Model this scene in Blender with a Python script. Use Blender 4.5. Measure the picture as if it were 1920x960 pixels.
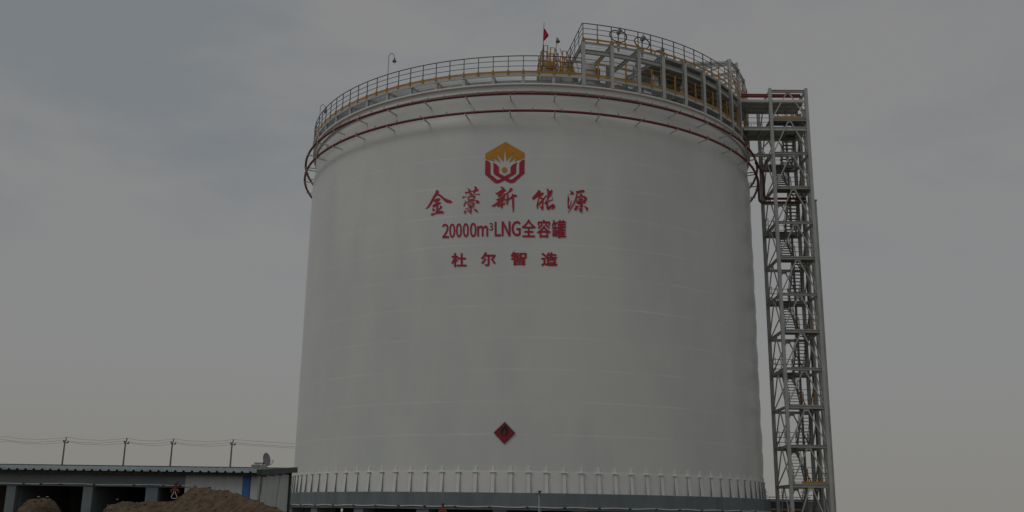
import bpy, bmesh, math, random
from mathutils import Vector, Matrix, noise, geometry
random.seed(7)
S = bpy.context.scene
for _o in list(bpy.data.objects):
    bpy.data.objects.remove(_o)

# ------------------------------------------------------------------ camera
cam = bpy.data.cameras.new("camera"); cam.lens = 35.2004; cam.sensor_width = 36.0
cam.clip_start = 0.1; cam.clip_end = 9000
cam_o = bpy.data.objects.new("camera", cam); S.collection.objects.link(cam_o)
RX = Vector((0.99979473, 0.01463450, 0.01401184))
UX = Vector((-0.00992398, -0.24921227, 0.96839804))
FX = Vector((-0.01766394, 0.96833831, 0.24901588))
cam_o.matrix_world = Matrix(((RX.x, UX.x, -FX.x, 0), (RX.y, UX.y, -FX.y, 0), (RX.z, UX.z, -FX.z, 1.6), (0, 0, 0, 1)))
S.camera = cam_o

# ------------------------------------------------------------------ sky, sun, exposure
SUN = Vector((-0.50, -0.44, 0.75)).normalized()          # towards the sun
elev = math.asin(SUN.z); azim = math.atan2(SUN.x, SUN.y)
W = bpy.data.worlds.new("World"); S.world = W; W.use_nodes = True
nt = W.node_tree; nt.nodes.clear()
def wn(t, **k):
    n = nt.nodes.new(t)
    for a, b in k.items(): setattr(n, a, b)
    return n
out = wn('ShaderNodeOutputWorld'); bg = wn('ShaderNodeBackground')
sky = wn('ShaderNodeTexSky', sky_type='NISHITA', sun_disc=False)
sky.sun_elevation = elev; sky.sun_rotation = azim; sky.air_density = 1.0; sky.dust_density = 3.0
tc = wn('ShaderNodeTexCoord')
mp = wn('ShaderNodeMapping'); mp.inputs['Scale'].default_value = (1.0, 1.0, 2.6); mp.inputs['Location'].default_value = (0.35, 0.0, 0.25)
nz = wn('ShaderNodeTexNoise'); nz.inputs['Scale'].default_value = 2.6; nz.inputs['Detail'].default_value = 7; nz.inputs['Roughness'].default_value = 0.55; nz.inputs['Distortion'].default_value = 0.3
nt.links.new(tc.outputs['Generated'], mp.inputs['Vector']); nt.links.new(mp.outputs['Vector'], nz.inputs['Vector'])
cr = wn('ShaderNodeValToRGB')
cr.color_ramp.elements[0].position = 0.40; cr.color_ramp.elements[0].color = (0.80, 0.865, 0.915, 1)
cr.color_ramp.elements[1].position = 0.55; cr.color_ramp.elements[1].color = (1.0, 1.0, 1.0, 1)
nt.links.new(nz.outputs['Fac'], cr.inputs['Fac'])
# clouds thicken towards the upper left (west) of the sky and the haze over the western horizon is warm
sep = wn('ShaderNodeSeparateXYZ'); nt.links.new(tc.outputs['Generated'], sep.inputs['Vector'])
def mrange(sock, a, b, c, d):
    m = wn('ShaderNodeMapRange', interpolation_type='SMOOTHSTEP'); m.inputs[1].default_value = a; m.inputs[2].default_value = b
    m.inputs[3].default_value = c; m.inputs[4].default_value = d; nt.links.new(sock, m.inputs[0]); return m.outputs[0]
def mmul(a, b):
    m = wn('ShaderNodeMath', operation='MULTIPLY'); nt.links.new(a, m.inputs[0]); nt.links.new(b, m.inputs[1]); return m.outputs[0]
thick = mmul(mrange(sep.outputs['X'], 0.25, -0.45, 0.75, 1.0), mrange(sep.outputs['Z'], 0.17, 0.31, 0.0, 1.0))
mx = wn('ShaderNodeMix', data_type='RGBA'); mx.inputs['A'].default_value = (1, 1, 1, 1)
nt.links.new(thick, mx.inputs['Factor']); nt.links.new(cr.outputs['Color'], mx.inputs['B'])
warm = mmul(mrange(sep.outputs['X'], 0.1, -0.30, 0.7, 1.0), mrange(sep.outputs['Z'], 0.17, 0.0, 0.0, 1.0))
mw = wn('ShaderNodeMix', data_type='RGBA'); mw.inputs['B'].default_value = (0.955, 0.932, 0.84, 1)
nt.links.new(warm, mw.inputs['Factor']); nt.links.new(mx.outputs['Result'], mw.inputs['A'])
sc = wn('ShaderNodeVectorMath', operation='SCALE'); sc.inputs['Scale'].default_value = 8.5
nt.links.new(mw.outputs['Result'], sc.inputs[0])
fin = wn('ShaderNodeMix', data_type='RGBA'); fin.inputs['Factor'].default_value = 0.93
nt.links.new(sky.outputs['Color'], fin.inputs['A']); nt.links.new(sc.outputs['Vector'], fin.inputs['B'])
nt.links.new(fin.outputs['Result'], bg.inputs['Color']); bg.inputs['Strength'].default_value = 0.1
nt.links.new(bg.outputs['Background'], out.inputs['Surface'])
sl = bpy.data.lights.new("sun", 'SUN'); sl.energy = 1.1; sl.angle = math.radians(20); sl.color = (1.0, 0.975, 0.94)
so = bpy.data.objects.new("sun", sl); S.collection.objects.link(so); so.location = (-30, -30, 60)
so.rotation_euler = SUN.to_track_quat('Z', 'Y').to_euler()
S.view_settings.view_transform = 'Standard'; S.view_settings.look = 'None'
S.view_settings.exposure = -1.73; S.view_settings.gamma = 1.0; S.view_settings.use_curve_mapping = False
S.cycles.use_denoising = True

# ------------------------------------------------------------------ materials
def mat(name, col, rough=0.5, metal=0.0, var=0.12, scale=1.5, bump=0.0, bscale=20.0, col2=None, spec=None, detail=5, stretch=None):
    m = bpy.data.materials.new(name); m.use_nodes = True
    t = m.node_tree; b = t.nodes['Principled BSDF']
    b.inputs['Roughness'].default_value = rough; b.inputs['Metallic'].default_value = metal
    if spec is not None: b.inputs['Specular IOR Level'].default_value = spec
    co = t.nodes.new('ShaderNodeTexCoord'); src = co.outputs['Object']
    if stretch:
        mpn = t.nodes.new('ShaderNodeMapping'); mpn.inputs['Scale'].default_value = stretch
        t.links.new(src, mpn.inputs['Vector']); src = mpn.outputs['Vector']
    n = t.nodes.new('ShaderNodeTexNoise'); n.inputs['Scale'].default_value = scale; n.inputs['Detail'].default_value = detail
    n.inputs['Roughness'].default_value = 0.6
    t.links.new(src, n.inputs['Vector'])
    r = t.nodes.new('ShaderNodeValToRGB')
    c2 = col2 if col2 else tuple(max(0, c * (1 - 2 * var)) for c in col)
    r.color_ramp.elements[0].position = 0.3; r.color_ramp.elements[0].color = (*c2, 1)
    r.color_ramp.elements[1].position = 0.62; r.color_ramp.elements[1].color = (*col, 1)
    t.links.new(n.outputs['Fac'], r.inputs['Fac']); t.links.new(r.outputs['Color'], b.inputs['Base Color'])
    if bump:
        n2 = t.nodes.new('ShaderNodeTexNoise'); n2.inputs['Scale'].default_value = bscale; n2.inputs['Detail'].default_value = 4
        t.links.new(src, n2.inputs['Vector'])
        bp = t.nodes.new('ShaderNodeBump'); bp.inputs['Strength'].default_value = bump; bp.inputs['Distance'].default_value = 0.05
        t.links.new(n2.outputs['Fac'], bp.inputs['Height']); t.links.new(bp.outputs['Normal'], b.inputs['Normal'])
    return m
M = dict(
 tank=mat("white_tank_paint", (0.765, 0.78, 0.758), 0.36, var=0.045, scale=0.16, bump=0.16, bscale=0.9, stretch=(1, 1, 0.4), col2=(0.65, 0.69, 0.668)),
 strap=mat("white_anchor_paint", (0.86, 0.86, 0.84), 0.5, var=0.04, scale=0.7),
 steel=mat("pale_steel_paint", (0.56, 0.58, 0.56), 0.45, var=0.07, scale=1.2),
 steel2=mat("grey_tower_paint", (0.50, 0.51, 0.49), 0.5, var=0.10, scale=1.2),
 steel3=mat("dull_grey_steel", (0.28, 0.29, 0.28), 0.55, var=0.12, scale=1.2),
 plate=mat("deck_plate", (0.46, 0.50, 0.48), 0.6, var=0.12, scale=1.0),
 rail=mat("dark_rail_paint", (0.15, 0.155, 0.155), 0.5, var=0.10),
 yellow=mat("yellow_rail_paint", (0.52, 0.245, 0.02), 0.45, var=0.12, scale=2.5),
 red=mat("red_pipe_paint", (0.225, 0.031, 0.033), 0.4, var=0.14, scale=1.5),
 red_shaded=mat("shaded_red_pipe_paint", (0.115, 0.026, 0.025), 0.5, var=0.14),  # same red pipe paint, with the shade on these pipes put into the colour
 sign_red=mat("sign_red", (0.30, 0.012, 0.024), 0.45, var=0.05),
 brush_red=mat("lettering_red", (0.46, 0.013, 0.045), 0.5, var=0.06, scale=2),
 orange=mat("emblem_orange", (0.62, 0.27, 0.010), 0.5, var=0.05, scale=2),
 black=mat("black_plastic", (0.018, 0.018, 0.018), 0.5, var=0.1),
 cable=mat("dark_wire", (0.14, 0.14, 0.14), 0.6, var=0.1),
 alu=mat("aluminium_cladding", (0.62, 0.63, 0.62), 0.28, metal=0.9, var=0.06, scale=1.5),
 slate=mat("slate_painted_concrete", (0.19, 0.23, 0.24), 0.75, var=0.13, scale=1.1, bump=0.15, bscale=6, stretch=(1, 1, 0.25)),
 frame=mat("grey_rendered_concrete", (0.215, 0.25, 0.258), 0.8, var=0.09, scale=0.9, bump=0.12, bscale=9),
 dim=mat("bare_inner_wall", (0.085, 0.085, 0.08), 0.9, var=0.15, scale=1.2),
 shed=mat("white_sandwich_panel", (0.57, 0.61, 0.60), 0.55, var=0.05, scale=1.4, stretch=(4, 4, 0.5)),
 blue=mat("blue_panel", (0.06, 0.165, 0.47), 0.5, var=0.08),
 roof=mat("grey_blue_roof_sheet", (0.42, 0.49, 0.51), 0.45, var=0.15, scale=1.6),
 trim=mat("dark_green_trim", (0.045, 0.062, 0.06), 0.5, var=0.15),
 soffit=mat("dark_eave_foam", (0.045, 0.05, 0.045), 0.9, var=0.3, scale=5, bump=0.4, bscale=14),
 white=mat("white_pipe", (0.72, 0.72, 0.70), 0.45, var=0.06),
 dish=mat("dish_grey", (0.28, 0.285, 0.275), 0.5, var=0.08, scale=3),
 rust=mat("dusty_red_paint", (0.30, 0.055, 0.035), 0.55, var=0.25, scale=16),
 flag=mat("flag_cloth", (0.62, 0.02, 0.10), 0.8, var=0.12, scale=4),
 soil=mat("brown_soil", (0.18, 0.122, 0.074), 0.95, var=0.2, scale=5.0, bump=1.0, bscale=16, col2=(0.062, 0.042, 0.026), detail=10),
 clod=mat("dry_soil_clods", (0.20, 0.145, 0.09), 0.95, var=0.25, scale=9, bump=0.5, bscale=30),
 dirt=mat("dry_dirt_ground", (0.24, 0.20, 0.155), 0.95, var=0.2, scale=0.4, bump=0.4, bscale=5),
 pole=mat("weathered_pole", (0.24, 0.245, 0.25), 0.8, var=0.15),
 navy=mat("navy_cladding", (0.035, 0.05, 0.075), 0.5, var=0.15, scale=0.8),
 stone=mat("pale_stone", (0.34, 0.30, 0.23), 0.9, var=0.2, scale=6),
)

# ------------------------------------------------------------------ helpers
C = S.collection
def V(*a): return Vector(a)
class MB:
    def __init__(self): self.v = []; self.f = []; self.s = []
    def add(self, vs, fs, smooth=False):
        n = len(self.v); self.v += [Vector(a) for a in vs]
        for f in fs: self.f.append(tuple(i + n for i in f)); self.s.append(smooth)
        return self
    def box(self, c, s, ax=None):
        c = Vector(c); ax = ax or (V(1, 0, 0), V(0, 1, 0), V(0, 0, 1))
        h = [a * (k / 2) for a, k in zip(ax, s)]
        vs = [c + h[0] * i + h[1] * j + h[2] * k for i in (-1, 1) for j in (-1, 1) for k in (-1, 1)]
        return self.add(vs, [(0, 1, 3, 2), (4, 6, 7, 5), (0, 4, 5, 1), (2, 3, 7, 6), (0, 2, 6, 4), (1, 5, 7, 3)])
    def beam(self, p, q, w, h, up=(0, 0, 1), off=0.0):
        p, q = Vector(p), Vector(q); d = q - p; L = d.length; d.normalize()
        up = Vector(up); x = d.cross(up)
        if x.length < 1e-4: x = d.cross(V(1, 0, 0))
        x.normalize(); u = x.cross(d)
        return self.box((p + q) / 2 + u * off, (L, w, h), (d, x, u))
    def hbeam(self, p, q, w, h, up=(0, 0, 1), t=0.025):
        self.beam(p, q, w, t, up, h / 2 - t / 2); self.beam(p, q, w, t, up, -h / 2 + t / 2)
        return self.beam(p, q, t * 0.8, h - 2 * t, up)
    def tube(self, pts, r, n=8, closed=False):
        pts = [Vector(p) for p in pts]; m = len(pts); vs = []; fs = []; prev = None
        rs = r if isinstance(r, (list, tuple)) else [r] * m
        for i, p in enumerate(pts):
            a = pts[(i - 1) % m] if (closed or i > 0) else p
            b = pts[(i + 1) % m] if (closed or i < m - 1) else p
            d = (b - a).normalized()
            if prev is None:
                x = d.cross(V(0, 0, 1))
                if x.length < 1e-3: x = d.cross(V(1, 0, 0))
            else:
                x = prev - d * prev.dot(d)
            x.normalize(); prev = x; y = d.cross(x)
            vs += [p + (x * math.cos(2 * math.pi * k / n) + y * math.sin(2 * math.pi * k / n)) * rs[i] for k in range(n)]
        for i in range(m if closed else m - 1):
            j = (i + 1) % m
            fs += [(i * n + k, i * n + (k + 1) % n, j * n + (k + 1) % n, j * n + k) for k in range(n)]
        self.add(vs, fs, True)
        if not closed:
            self.add(vs[:n], [tuple(range(n))[::-1]]); self.add(vs[-n:], [tuple(range(n))])
        return self
    def lathe(self, c, prof, n=16, ax=None):
        c = Vector(c); ax = ax or (V(1, 0, 0), V(0, 1, 0), V(0, 0, 1)); m = len(prof)
        vs = [c + (ax[0] * math.cos(2 * math.pi * k / n) + ax[1] * math.sin(2 * math.pi * k / n)) * r + ax[2] * z for r, z in prof for k in range(n)]
        fs = [(i * n + k, i * n + (k + 1) % n, (i + 1) * n + (k + 1) % n, (i + 1) * n + k) for i in range(m - 1) for k in range(n)]
        self.add(vs, fs, True)
        self.add(vs[:n], [tuple(range(n))[::-1]]); self.add(vs[-n:], [tuple(range(n))])
        return self
    def arcbox(self, R0, R1, z0, z1, t0, t1, step=1.625):
        n = max(1, int(round(abs(t1 - t0) / step))); vs = []
        for i in range(n + 1):
            t = t0 + (t1 - t0) * i / n
            vs += [P(t, R0, z0), P(t, R1, z0), P(t, R1, z1), P(t, R0, z1)]
        fs = []
        for i in range(n):
            a = i * 4; b = a + 4
            fs += [(a + k, a + (k + 1) % 4, b + (k + 1) % 4, b + k) for k in range(4)]
        fs += [(3, 2, 1, 0), (n * 4, n * 4 + 1, n * 4 + 2, n * 4 + 3)]
        return self.add(vs, fs)
    def poly(self, pts3, flat2):
        tri = geometry.tessellate_polygon([[V(a, b, 0) for a, b in flat2]])
        return self.add(pts3, [tuple(t) for t in tri])
    def build(self, name, m, parent=None, org=None, bevel=0.0):
        if org is None: org = V(*parent['_o']) if parent is not None else V(0, 0, 0)
        org = Vector(org)
        me = bpy.data.meshes.new(name); me.from_pydata([tuple(a - org) for a in self.v], [], self.f)
        me.polygons.foreach_set('use_smooth', self.s); me.materials.append(m)
        bm = bmesh.new(); bm.from_mesh(me); bmesh.ops.recalc_face_normals(bm, faces=bm.faces)
        bm.to_mesh(me); bm.free(); me.update()
        o = bpy.data.objects.new(name, me); C.objects.link(o)
        if parent is not None: o.parent = parent
        else: o.location = org
        o['_o'] = tuple(org)
        return o
def tag(o, label, cat, group=None):
    o['label'] = label; o['category'] = cat
    if group: o['group'] = group
    return o
def thing(name, label, cat, org, group=None):
    o = bpy.data.objects.new(name, None); C.objects.link(o); o.location = org; o['_o'] = tuple(org); o.empty_display_size = 0.3
    return tag(o, label, cat, group)
TC = V(0, 80.596, 0)                                      # axis of the tank
def P(t, R, z):
    a = math.radians(t); return V(R * math.sin(a), 80.596 - R * math.cos(a), z)
def frame_at(t):
    a = math.radians(t); return (V(math.cos(a), math.sin(a), 0), V(math.sin(a), -math.cos(a), 0), V(0, 0, 1))   # tangent, outward, up
def arc(R, z, t0, t1, step=1.5):
    n = max(2, int(round(abs(t1 - t0) / step))); return [P(t0 + (t1 - t0) * i / n, R, z) for i in range(n + 1)]

# ------------------------------------------------------------------ painted writing, traced as outlines on the shell: (metres round the shell, height)
BRUSH = [[[[-6.467,22.474],[-6.357,22.485],[-6.244,22.427],[-6.224,22.343],[-6.262,22.253],[-6.332,22.132],[-6.45,22.004],[-6.59,21.785],[-6.753,21.523],[-6.92,21.331],[-7.056,21.264],[-7.143,21.234],[-7.17,21.276],[-7.048,21.391],[-6.882,21.63],[-6.719,21.916],[-6.579,22.158],[-6.462,22.344]],[[-6.287,22.256],[-6.212,22.213],[-6.038,22.091],[-5.838,21.909],[-5.642,21.786],[-5.449,21.711],[-5.304,21.629],[-5.231,21.542],[-5.253,21.486],[-5.395,21.486],[-5.586,21.521],[-5.732,21.597],[-5.856,21.713],[-6.031,21.904],[-6.182,22.047],[-6.331,22.104],[-6.358,22.193]],[[-6.588,21.738],[-6.493,21.833],[-6.348,21.9],[-6.202,21.913],[-6.102,21.852],[-6.1,21.782],[-6.183,21.721],[-6.267,21.682],[-6.437,21.653],[-6.561,21.677]],[[-6.366,21.715],[-6.244,21.727],[-6.244,21.401],[-6.23,20.982],[-6.398,20.929],[-6.364,21.32]],[[-6.674,21.398],[-6.603,21.472],[-6.459,21.585],[-6.313,21.605],[-6.118,21.621],[-6.038,21.544],[-6.065,21.488],[-6.234,21.447],[-6.378,21.368],[-6.547,21.287],[-6.652,21.326]],[[-6.668,21.246],[-6.618,21.229],[-6.493,21.17],[-6.466,21.098],[-6.573,20.993],[-6.631,21.045]],[[-6.133,21.344],[-6.037,21.37],[-5.954,21.281],[-5.971,21.201],[-6.172,21.069],[-6.242,20.983],[-6.292,21.035],[-6.2,21.165],[-6.105,21.249]],[[-6.765,20.85],[-6.68,20.887],[-6.458,20.889],[-6.242,20.983],[-6.0,21.003],[-5.854,20.948],[-5.803,20.874],[-5.849,20.809],[-6.091,20.831],[-6.334,20.83],[-6.528,20.78],[-6.674,20.729],[-6.75,20.779]]],[[[-4.22,22.44],[-4.139,22.399],[-3.999,22.309],[-3.951,22.225],[-3.791,22.239],[-3.724,22.269],[-3.692,22.36],[-3.705,22.442],[-3.763,22.468],[-3.684,22.526],[-3.569,22.469],[-3.533,22.351],[-3.429,22.264],[-3.416,22.194],[-3.518,22.2],[-3.63,22.16],[-3.696,22.06],[-3.798,22.031],[-3.81,22.078],[-3.79,22.169],[-3.881,22.186],[-3.961,22.168],[-4.005,22.101],[-4.037,22.011],[-4.095,22.049],[-4.131,22.098],[-4.222,22.092],[-4.301,22.005],[-4.337,22.054],[-4.351,22.17],[-4.306,22.202],[-4.178,22.159],[-4.122,22.19],[-4.112,22.27],[-4.184,22.368]],[[-4.551,21.86],[-4.447,21.865],[-4.285,21.865],[-3.989,21.938],[-4.002,22.009],[-3.936,22.097],[-3.878,22.059],[-3.854,21.999],[-3.785,21.972],[-3.513,21.992],[-3.378,21.996],[-3.308,21.923],[-3.353,21.914],[-3.467,21.943],[-3.648,21.937],[-3.807,21.93],[-3.965,21.895],[-4.171,21.881],[-4.33,21.822],[-4.49,21.74],[-4.525,21.778]],[[-4.192,21.801],[-4.135,21.809],[-4.086,21.714],[-4.071,21.551],[-4.128,21.566],[-4.178,21.719]],[[-4.18,21.8],[-3.873,21.874],[-3.692,21.875],[-3.621,21.79],[-3.665,21.723],[-3.709,21.645],[-3.741,21.578],[-3.799,21.604],[-3.767,21.717],[-3.803,21.8],[-3.917,21.795],[-4.122,21.762]],[[-4.119,21.635],[-3.777,21.672],[-3.731,21.623],[-3.764,21.574],[-4.049,21.573],[-4.105,21.53]],[[-4.359,21.604],[-4.313,21.59],[-4.298,21.474],[-4.093,21.518],[-3.797,21.558],[-3.526,21.561],[-3.412,21.514],[-3.337,21.395],[-3.385,21.347],[-3.611,21.352],[-3.624,21.399],[-3.545,21.441],[-3.581,21.495],[-3.751,21.514],[-3.977,21.467],[-4.251,21.415],[-4.317,21.337],[-4.382,21.18],[-4.427,21.148],[-4.443,21.299],[-4.387,21.364],[-4.344,21.477]],[[-4.18,21.351],[-4.123,21.37],[-4.064,21.275],[-4.038,21.181],[-4.107,21.162],[-4.143,21.256]],[[-4.169,21.35],[-3.885,21.413],[-3.726,21.427],[-3.668,21.355],[-3.689,21.299],[-3.676,21.229],[-3.744,21.21],[-3.791,21.305],[-3.861,21.355],[-4.11,21.312]],[[-4.108,21.208],[-3.813,21.26],[-3.7,21.265],[-3.676,21.218],[-3.811,21.168],[-4.083,21.149]],[[-4.016,21.18],[-3.857,21.216],[-3.854,21.078],[-3.882,20.851],[-3.889,20.668],[-3.929,20.629],[-3.969,20.695],[-4.145,20.866],[-4.112,20.921],[-3.972,20.822],[-3.965,20.993]],[[-4.321,21.038],[-4.218,21.043],[-4.058,21.067],[-4.014,21.134],[-3.854,21.101],[-3.742,21.13],[-3.638,21.078],[-3.649,21.044],[-3.763,21.073],[-3.876,21.068],[-4.034,21.02],[-4.285,20.978]],[[-4.364,20.937],[-4.317,20.877],[-4.292,20.829],[-4.191,20.892],[-4.112,20.921],[-4.212,20.824],[-4.322,20.671],[-4.368,20.662],[-4.383,20.789]],[[-3.771,20.948],[-3.647,20.953],[-3.521,20.9],[-3.463,20.829],[-3.428,20.747],[-3.484,20.734],[-3.575,20.766],[-3.667,20.862]]],[[[-1.997,22.414],[-1.913,22.423],[-1.78,22.385],[-1.712,22.303],[-1.667,22.222],[-1.589,22.185],[-1.589,22.139],[-1.73,22.05],[-1.784,21.971],[-1.837,21.846],[-1.946,21.757],[-2.077,21.696],[-2.133,21.727],[-2.146,21.82],[-2.059,21.898],[-2.026,21.931],[-2.191,21.883],[-2.259,21.927],[-2.332,22.044],[-2.26,22.007],[-2.128,22.049],[-2.019,22.15],[-1.888,22.227],[-1.889,22.307],[-1.968,22.379]],[[-1.751,21.947],[-1.64,21.934],[-1.532,22.012],[-1.38,22.159],[-1.348,22.25],[-1.382,22.278],[-1.273,22.33],[-1.184,22.294],[-1.144,22.213],[-1.247,22.099],[-1.421,21.975],[-1.508,21.885],[-1.683,21.82],[-1.814,21.754]],[[-1.508,21.908],[-1.408,21.849],[-1.429,21.746],[-1.449,21.609],[-1.431,21.448],[-1.443,21.265],[-1.474,21.14],[-1.507,21.141],[-1.552,21.222],[-1.577,21.382],[-1.547,21.588],[-1.539,21.748]],[[-1.459,21.586],[-1.242,21.743],[-1.199,21.789],[-1.233,21.869],[-1.157,21.926],[-1.08,21.868],[-0.959,21.86],[-0.849,21.785],[-0.87,21.728],[-0.979,21.706],[-1.066,21.684],[-1.196,21.605],[-1.37,21.505],[-1.457,21.449],[-1.633,21.475],[-1.721,21.499],[-1.722,21.557],[-1.59,21.554]],[[-1.194,21.72],[-1.077,21.707],[-1.05,21.306],[-1.046,21.032],[-1.059,20.805],[-1.096,20.634],[-1.14,20.669],[-1.147,20.851],[-1.18,21.216]],[[-2.251,21.536],[-2.186,21.58],[-2.054,21.622],[-1.901,21.721],[-1.792,21.799],[-1.683,21.843],[-1.627,21.75],[-1.68,21.682],[-1.636,21.658],[-1.745,21.569],[-1.721,21.499],[-1.634,21.498],[-1.743,21.465],[-1.808,21.387],[-1.895,21.354],[-2.07,21.256],[-2.178,21.167],[-2.266,21.124],[-2.375,21.048],[-2.487,21.086],[-2.554,21.134],[-2.466,21.165],[-2.247,21.307],[-2.073,21.462],[-2.229,21.501]],[[-2.178,21.167],[-2.047,21.232],[-1.916,21.263],[-1.829,21.353],[-1.787,21.455],[-1.743,21.477],[-1.796,21.341],[-1.806,21.272],[-1.696,21.293],[-1.632,21.406],[-1.641,21.246],[-1.694,21.144],[-1.793,21.181],[-1.802,21.044],[-1.832,20.885],[-1.923,21.024],[-1.957,21.116],[-2.066,21.027],[-2.155,21.075]]],[[[0.491,22.195],[0.589,22.174],[0.688,22.084],[0.689,21.97],[0.787,22.029],[0.886,21.997],[0.886,21.917],[0.767,21.799],[0.691,21.706],[0.615,21.716],[0.571,21.761],[0.397,21.632],[0.202,21.48],[0.158,21.537],[0.117,21.674],[0.2,21.743],[0.351,21.929],[0.502,22.126]],[[0.571,21.761],[0.68,21.729],[0.615,21.636],[0.54,21.406],[0.509,21.222],[0.521,21.04],[0.512,20.846],[0.457,20.902],[0.412,21.084],[0.433,21.267],[0.507,21.565]],[[0.615,21.636],[0.724,21.684],[0.844,21.618],[0.888,21.596],[0.878,21.413],[0.863,21.139],[0.871,20.911],[0.817,20.807],[0.762,20.817],[0.597,21.087],[0.685,21.055],[0.761,21.068],[0.771,21.228],[0.791,21.411],[0.769,21.502],[0.725,21.592],[0.659,21.591]],[[0.531,21.246],[0.574,21.315],[0.725,21.478],[0.79,21.525],[0.813,21.389],[0.662,21.225],[0.575,21.11],[0.51,21.131]],[[0.812,21.571],[0.942,21.758],[1.094,21.865],[1.117,21.82],[0.986,21.667],[0.889,21.505],[0.834,21.48]],[[1.081,22.29],[1.125,22.314],[1.202,22.201],[1.291,22.101],[1.356,22.206],[1.411,22.243],[1.466,22.13],[1.423,22.002],[1.357,21.862],[1.249,21.698],[1.173,21.558],[1.118,21.465],[1.053,21.418],[0.945,21.323],[1.074,21.532],[1.117,21.74],[1.127,21.946],[1.093,22.152]],[[1.357,21.885],[1.412,21.818],[1.501,21.5],[1.359,21.473],[1.206,21.376],[1.098,21.259],[1.033,21.2],[0.967,21.187],[0.934,21.323],[1.031,21.394],[1.206,21.479],[1.381,21.553],[1.457,21.545],[1.424,21.704],[1.358,21.827]],[[1.076,21.258],[1.163,21.306],[1.164,21.101],[1.208,21.057],[1.36,21.187],[1.48,21.267],[1.601,21.184],[1.641,21.094],[1.602,20.979],[1.482,20.884],[1.383,20.903],[1.361,20.925],[1.47,20.986],[1.459,21.054],[1.361,20.993],[1.209,20.841],[1.144,20.827],[1.078,20.894],[1.055,21.052]]],[[[2.593,22.251],[2.659,22.22],[2.815,22.16],[2.893,22.027],[2.86,21.96],[2.715,21.97],[2.559,21.927],[2.548,21.949],[2.659,22.013],[2.67,22.105],[2.626,22.183]],[[2.493,21.9],[2.521,21.867],[2.526,21.776],[2.592,21.619],[2.548,21.479],[2.526,21.34],[2.537,21.204],[2.559,21.136],[2.614,21.208],[2.659,21.416],[2.715,21.557],[2.739,21.512],[2.692,21.304],[2.659,21.165],[2.537,20.918],[2.493,20.962],[2.459,21.085],[2.448,21.382],[2.455,21.795]],[[2.994,22.206],[3.129,22.226],[3.376,22.312],[3.512,22.34],[3.591,22.281],[3.59,22.2],[3.511,22.148],[3.308,22.134],[3.151,22.054],[3.061,22.06]],[[3.027,22.012],[3.128,22.053],[3.105,21.787],[3.038,21.576],[2.903,21.316],[2.77,21.079],[2.636,20.867],[2.482,20.676],[2.455,20.709],[2.57,20.863],[2.725,21.168],[2.881,21.475],[2.982,21.779]],[[3.241,22.06],[3.331,22.09],[3.432,22.016],[3.443,21.925],[3.601,21.913],[3.725,21.83],[3.781,21.719],[3.69,21.575],[3.61,21.385],[3.508,21.389],[3.486,21.457],[3.419,21.509],[3.509,21.585],[3.577,21.704],[3.577,21.796],[3.465,21.823],[3.307,21.8],[3.15,21.732],[3.094,21.775],[3.173,21.849],[3.285,21.914],[3.297,22.007]],[[3.172,21.665],[3.24,21.715],[3.419,21.751],[3.509,21.699],[3.464,21.604],[3.396,21.531],[3.452,21.477],[3.463,21.352],[3.451,21.122],[3.427,20.778],[3.371,20.74],[3.326,20.771],[3.171,21.012],[3.215,21.049],[3.316,20.999],[3.316,21.136],[3.317,21.319],[3.171,21.321],[3.06,21.371],[3.038,21.507],[3.082,21.602],[3.116,21.604],[3.149,21.514],[3.239,21.52],[3.194,21.586]],[[2.981,21.229],[3.059,21.222],[3.082,21.167],[3.283,21.214],[3.553,21.221],[3.462,21.192],[3.305,21.17],[3.148,21.102],[3.081,20.961],[2.981,20.852],[2.903,20.905],[2.892,20.995],[2.97,21.114]],[[3.508,21.229],[3.665,21.206],[3.8,21.124],[3.845,21.013],[3.754,20.892],[3.709,20.934],[3.642,21.113]]]]
LOGO_O = [[[-1.693,25.551],[-0.395,24.757],[-0.391,24.406],[-1.126,24.141],[-0.856,24.502],[-1.431,24.09],[-1.135,24.815],[-1.605,24.192],[-1.724,25.215],[-1.804,24.169],[-2.317,24.784],[-1.99,24.104],[-2.547,24.487],[-2.35,24.197],[-3.019,24.41],[-3.027,24.774]],[[-1.532,23.578],[-1.54,23.519],[-1.566,23.466],[-1.605,23.425],[-1.656,23.399],[-1.712,23.391],[-1.769,23.401],[-1.82,23.43],[-1.861,23.473],[-1.888,23.528],[-1.898,23.587],[-1.89,23.646],[-1.865,23.699],[-1.825,23.741],[-1.775,23.767],[-1.718,23.775],[-1.661,23.764],[-1.61,23.735],[-1.569,23.692],[-1.542,23.638]]]
LOGO_R = [[[-3.017,24.315],[-2.84,24.271],[-2.703,24.159],[-2.659,24.017],[-2.663,23.318],[-2.176,22.899],[-2.01,22.929],[-1.715,23.147],[-1.32,23.348],[-1.32,23.784],[-1.163,23.956],[-0.966,24.058],[-0.873,24.082],[-0.883,24.04],[-0.938,23.936],[-0.95,23.343],[-1.054,23.257],[-1.481,23.003],[-1.71,22.869],[-2.073,22.688],[-2.239,22.665],[-2.356,22.714],[-3.023,23.317]],[[-0.396,24.301],[-0.571,24.248],[-0.719,24.126],[-0.75,23.987],[-0.751,23.307],[-1.182,22.936],[-1.314,22.896],[-1.48,22.996],[-1.715,23.14],[-2.091,23.366],[-2.109,23.803],[-2.262,23.984],[-2.415,24.084],[-2.533,24.099],[-2.471,23.992],[-2.452,23.379],[-2.333,23.245],[-1.928,23.003],[-1.71,22.869],[-1.377,22.689],[-1.211,22.659],[-1.047,22.726],[-0.402,23.323]]]
DRED = [[[-1.434,7.047],[-0.818,6.413],[-1.447,5.78],[-2.074,6.426]]]
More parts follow.
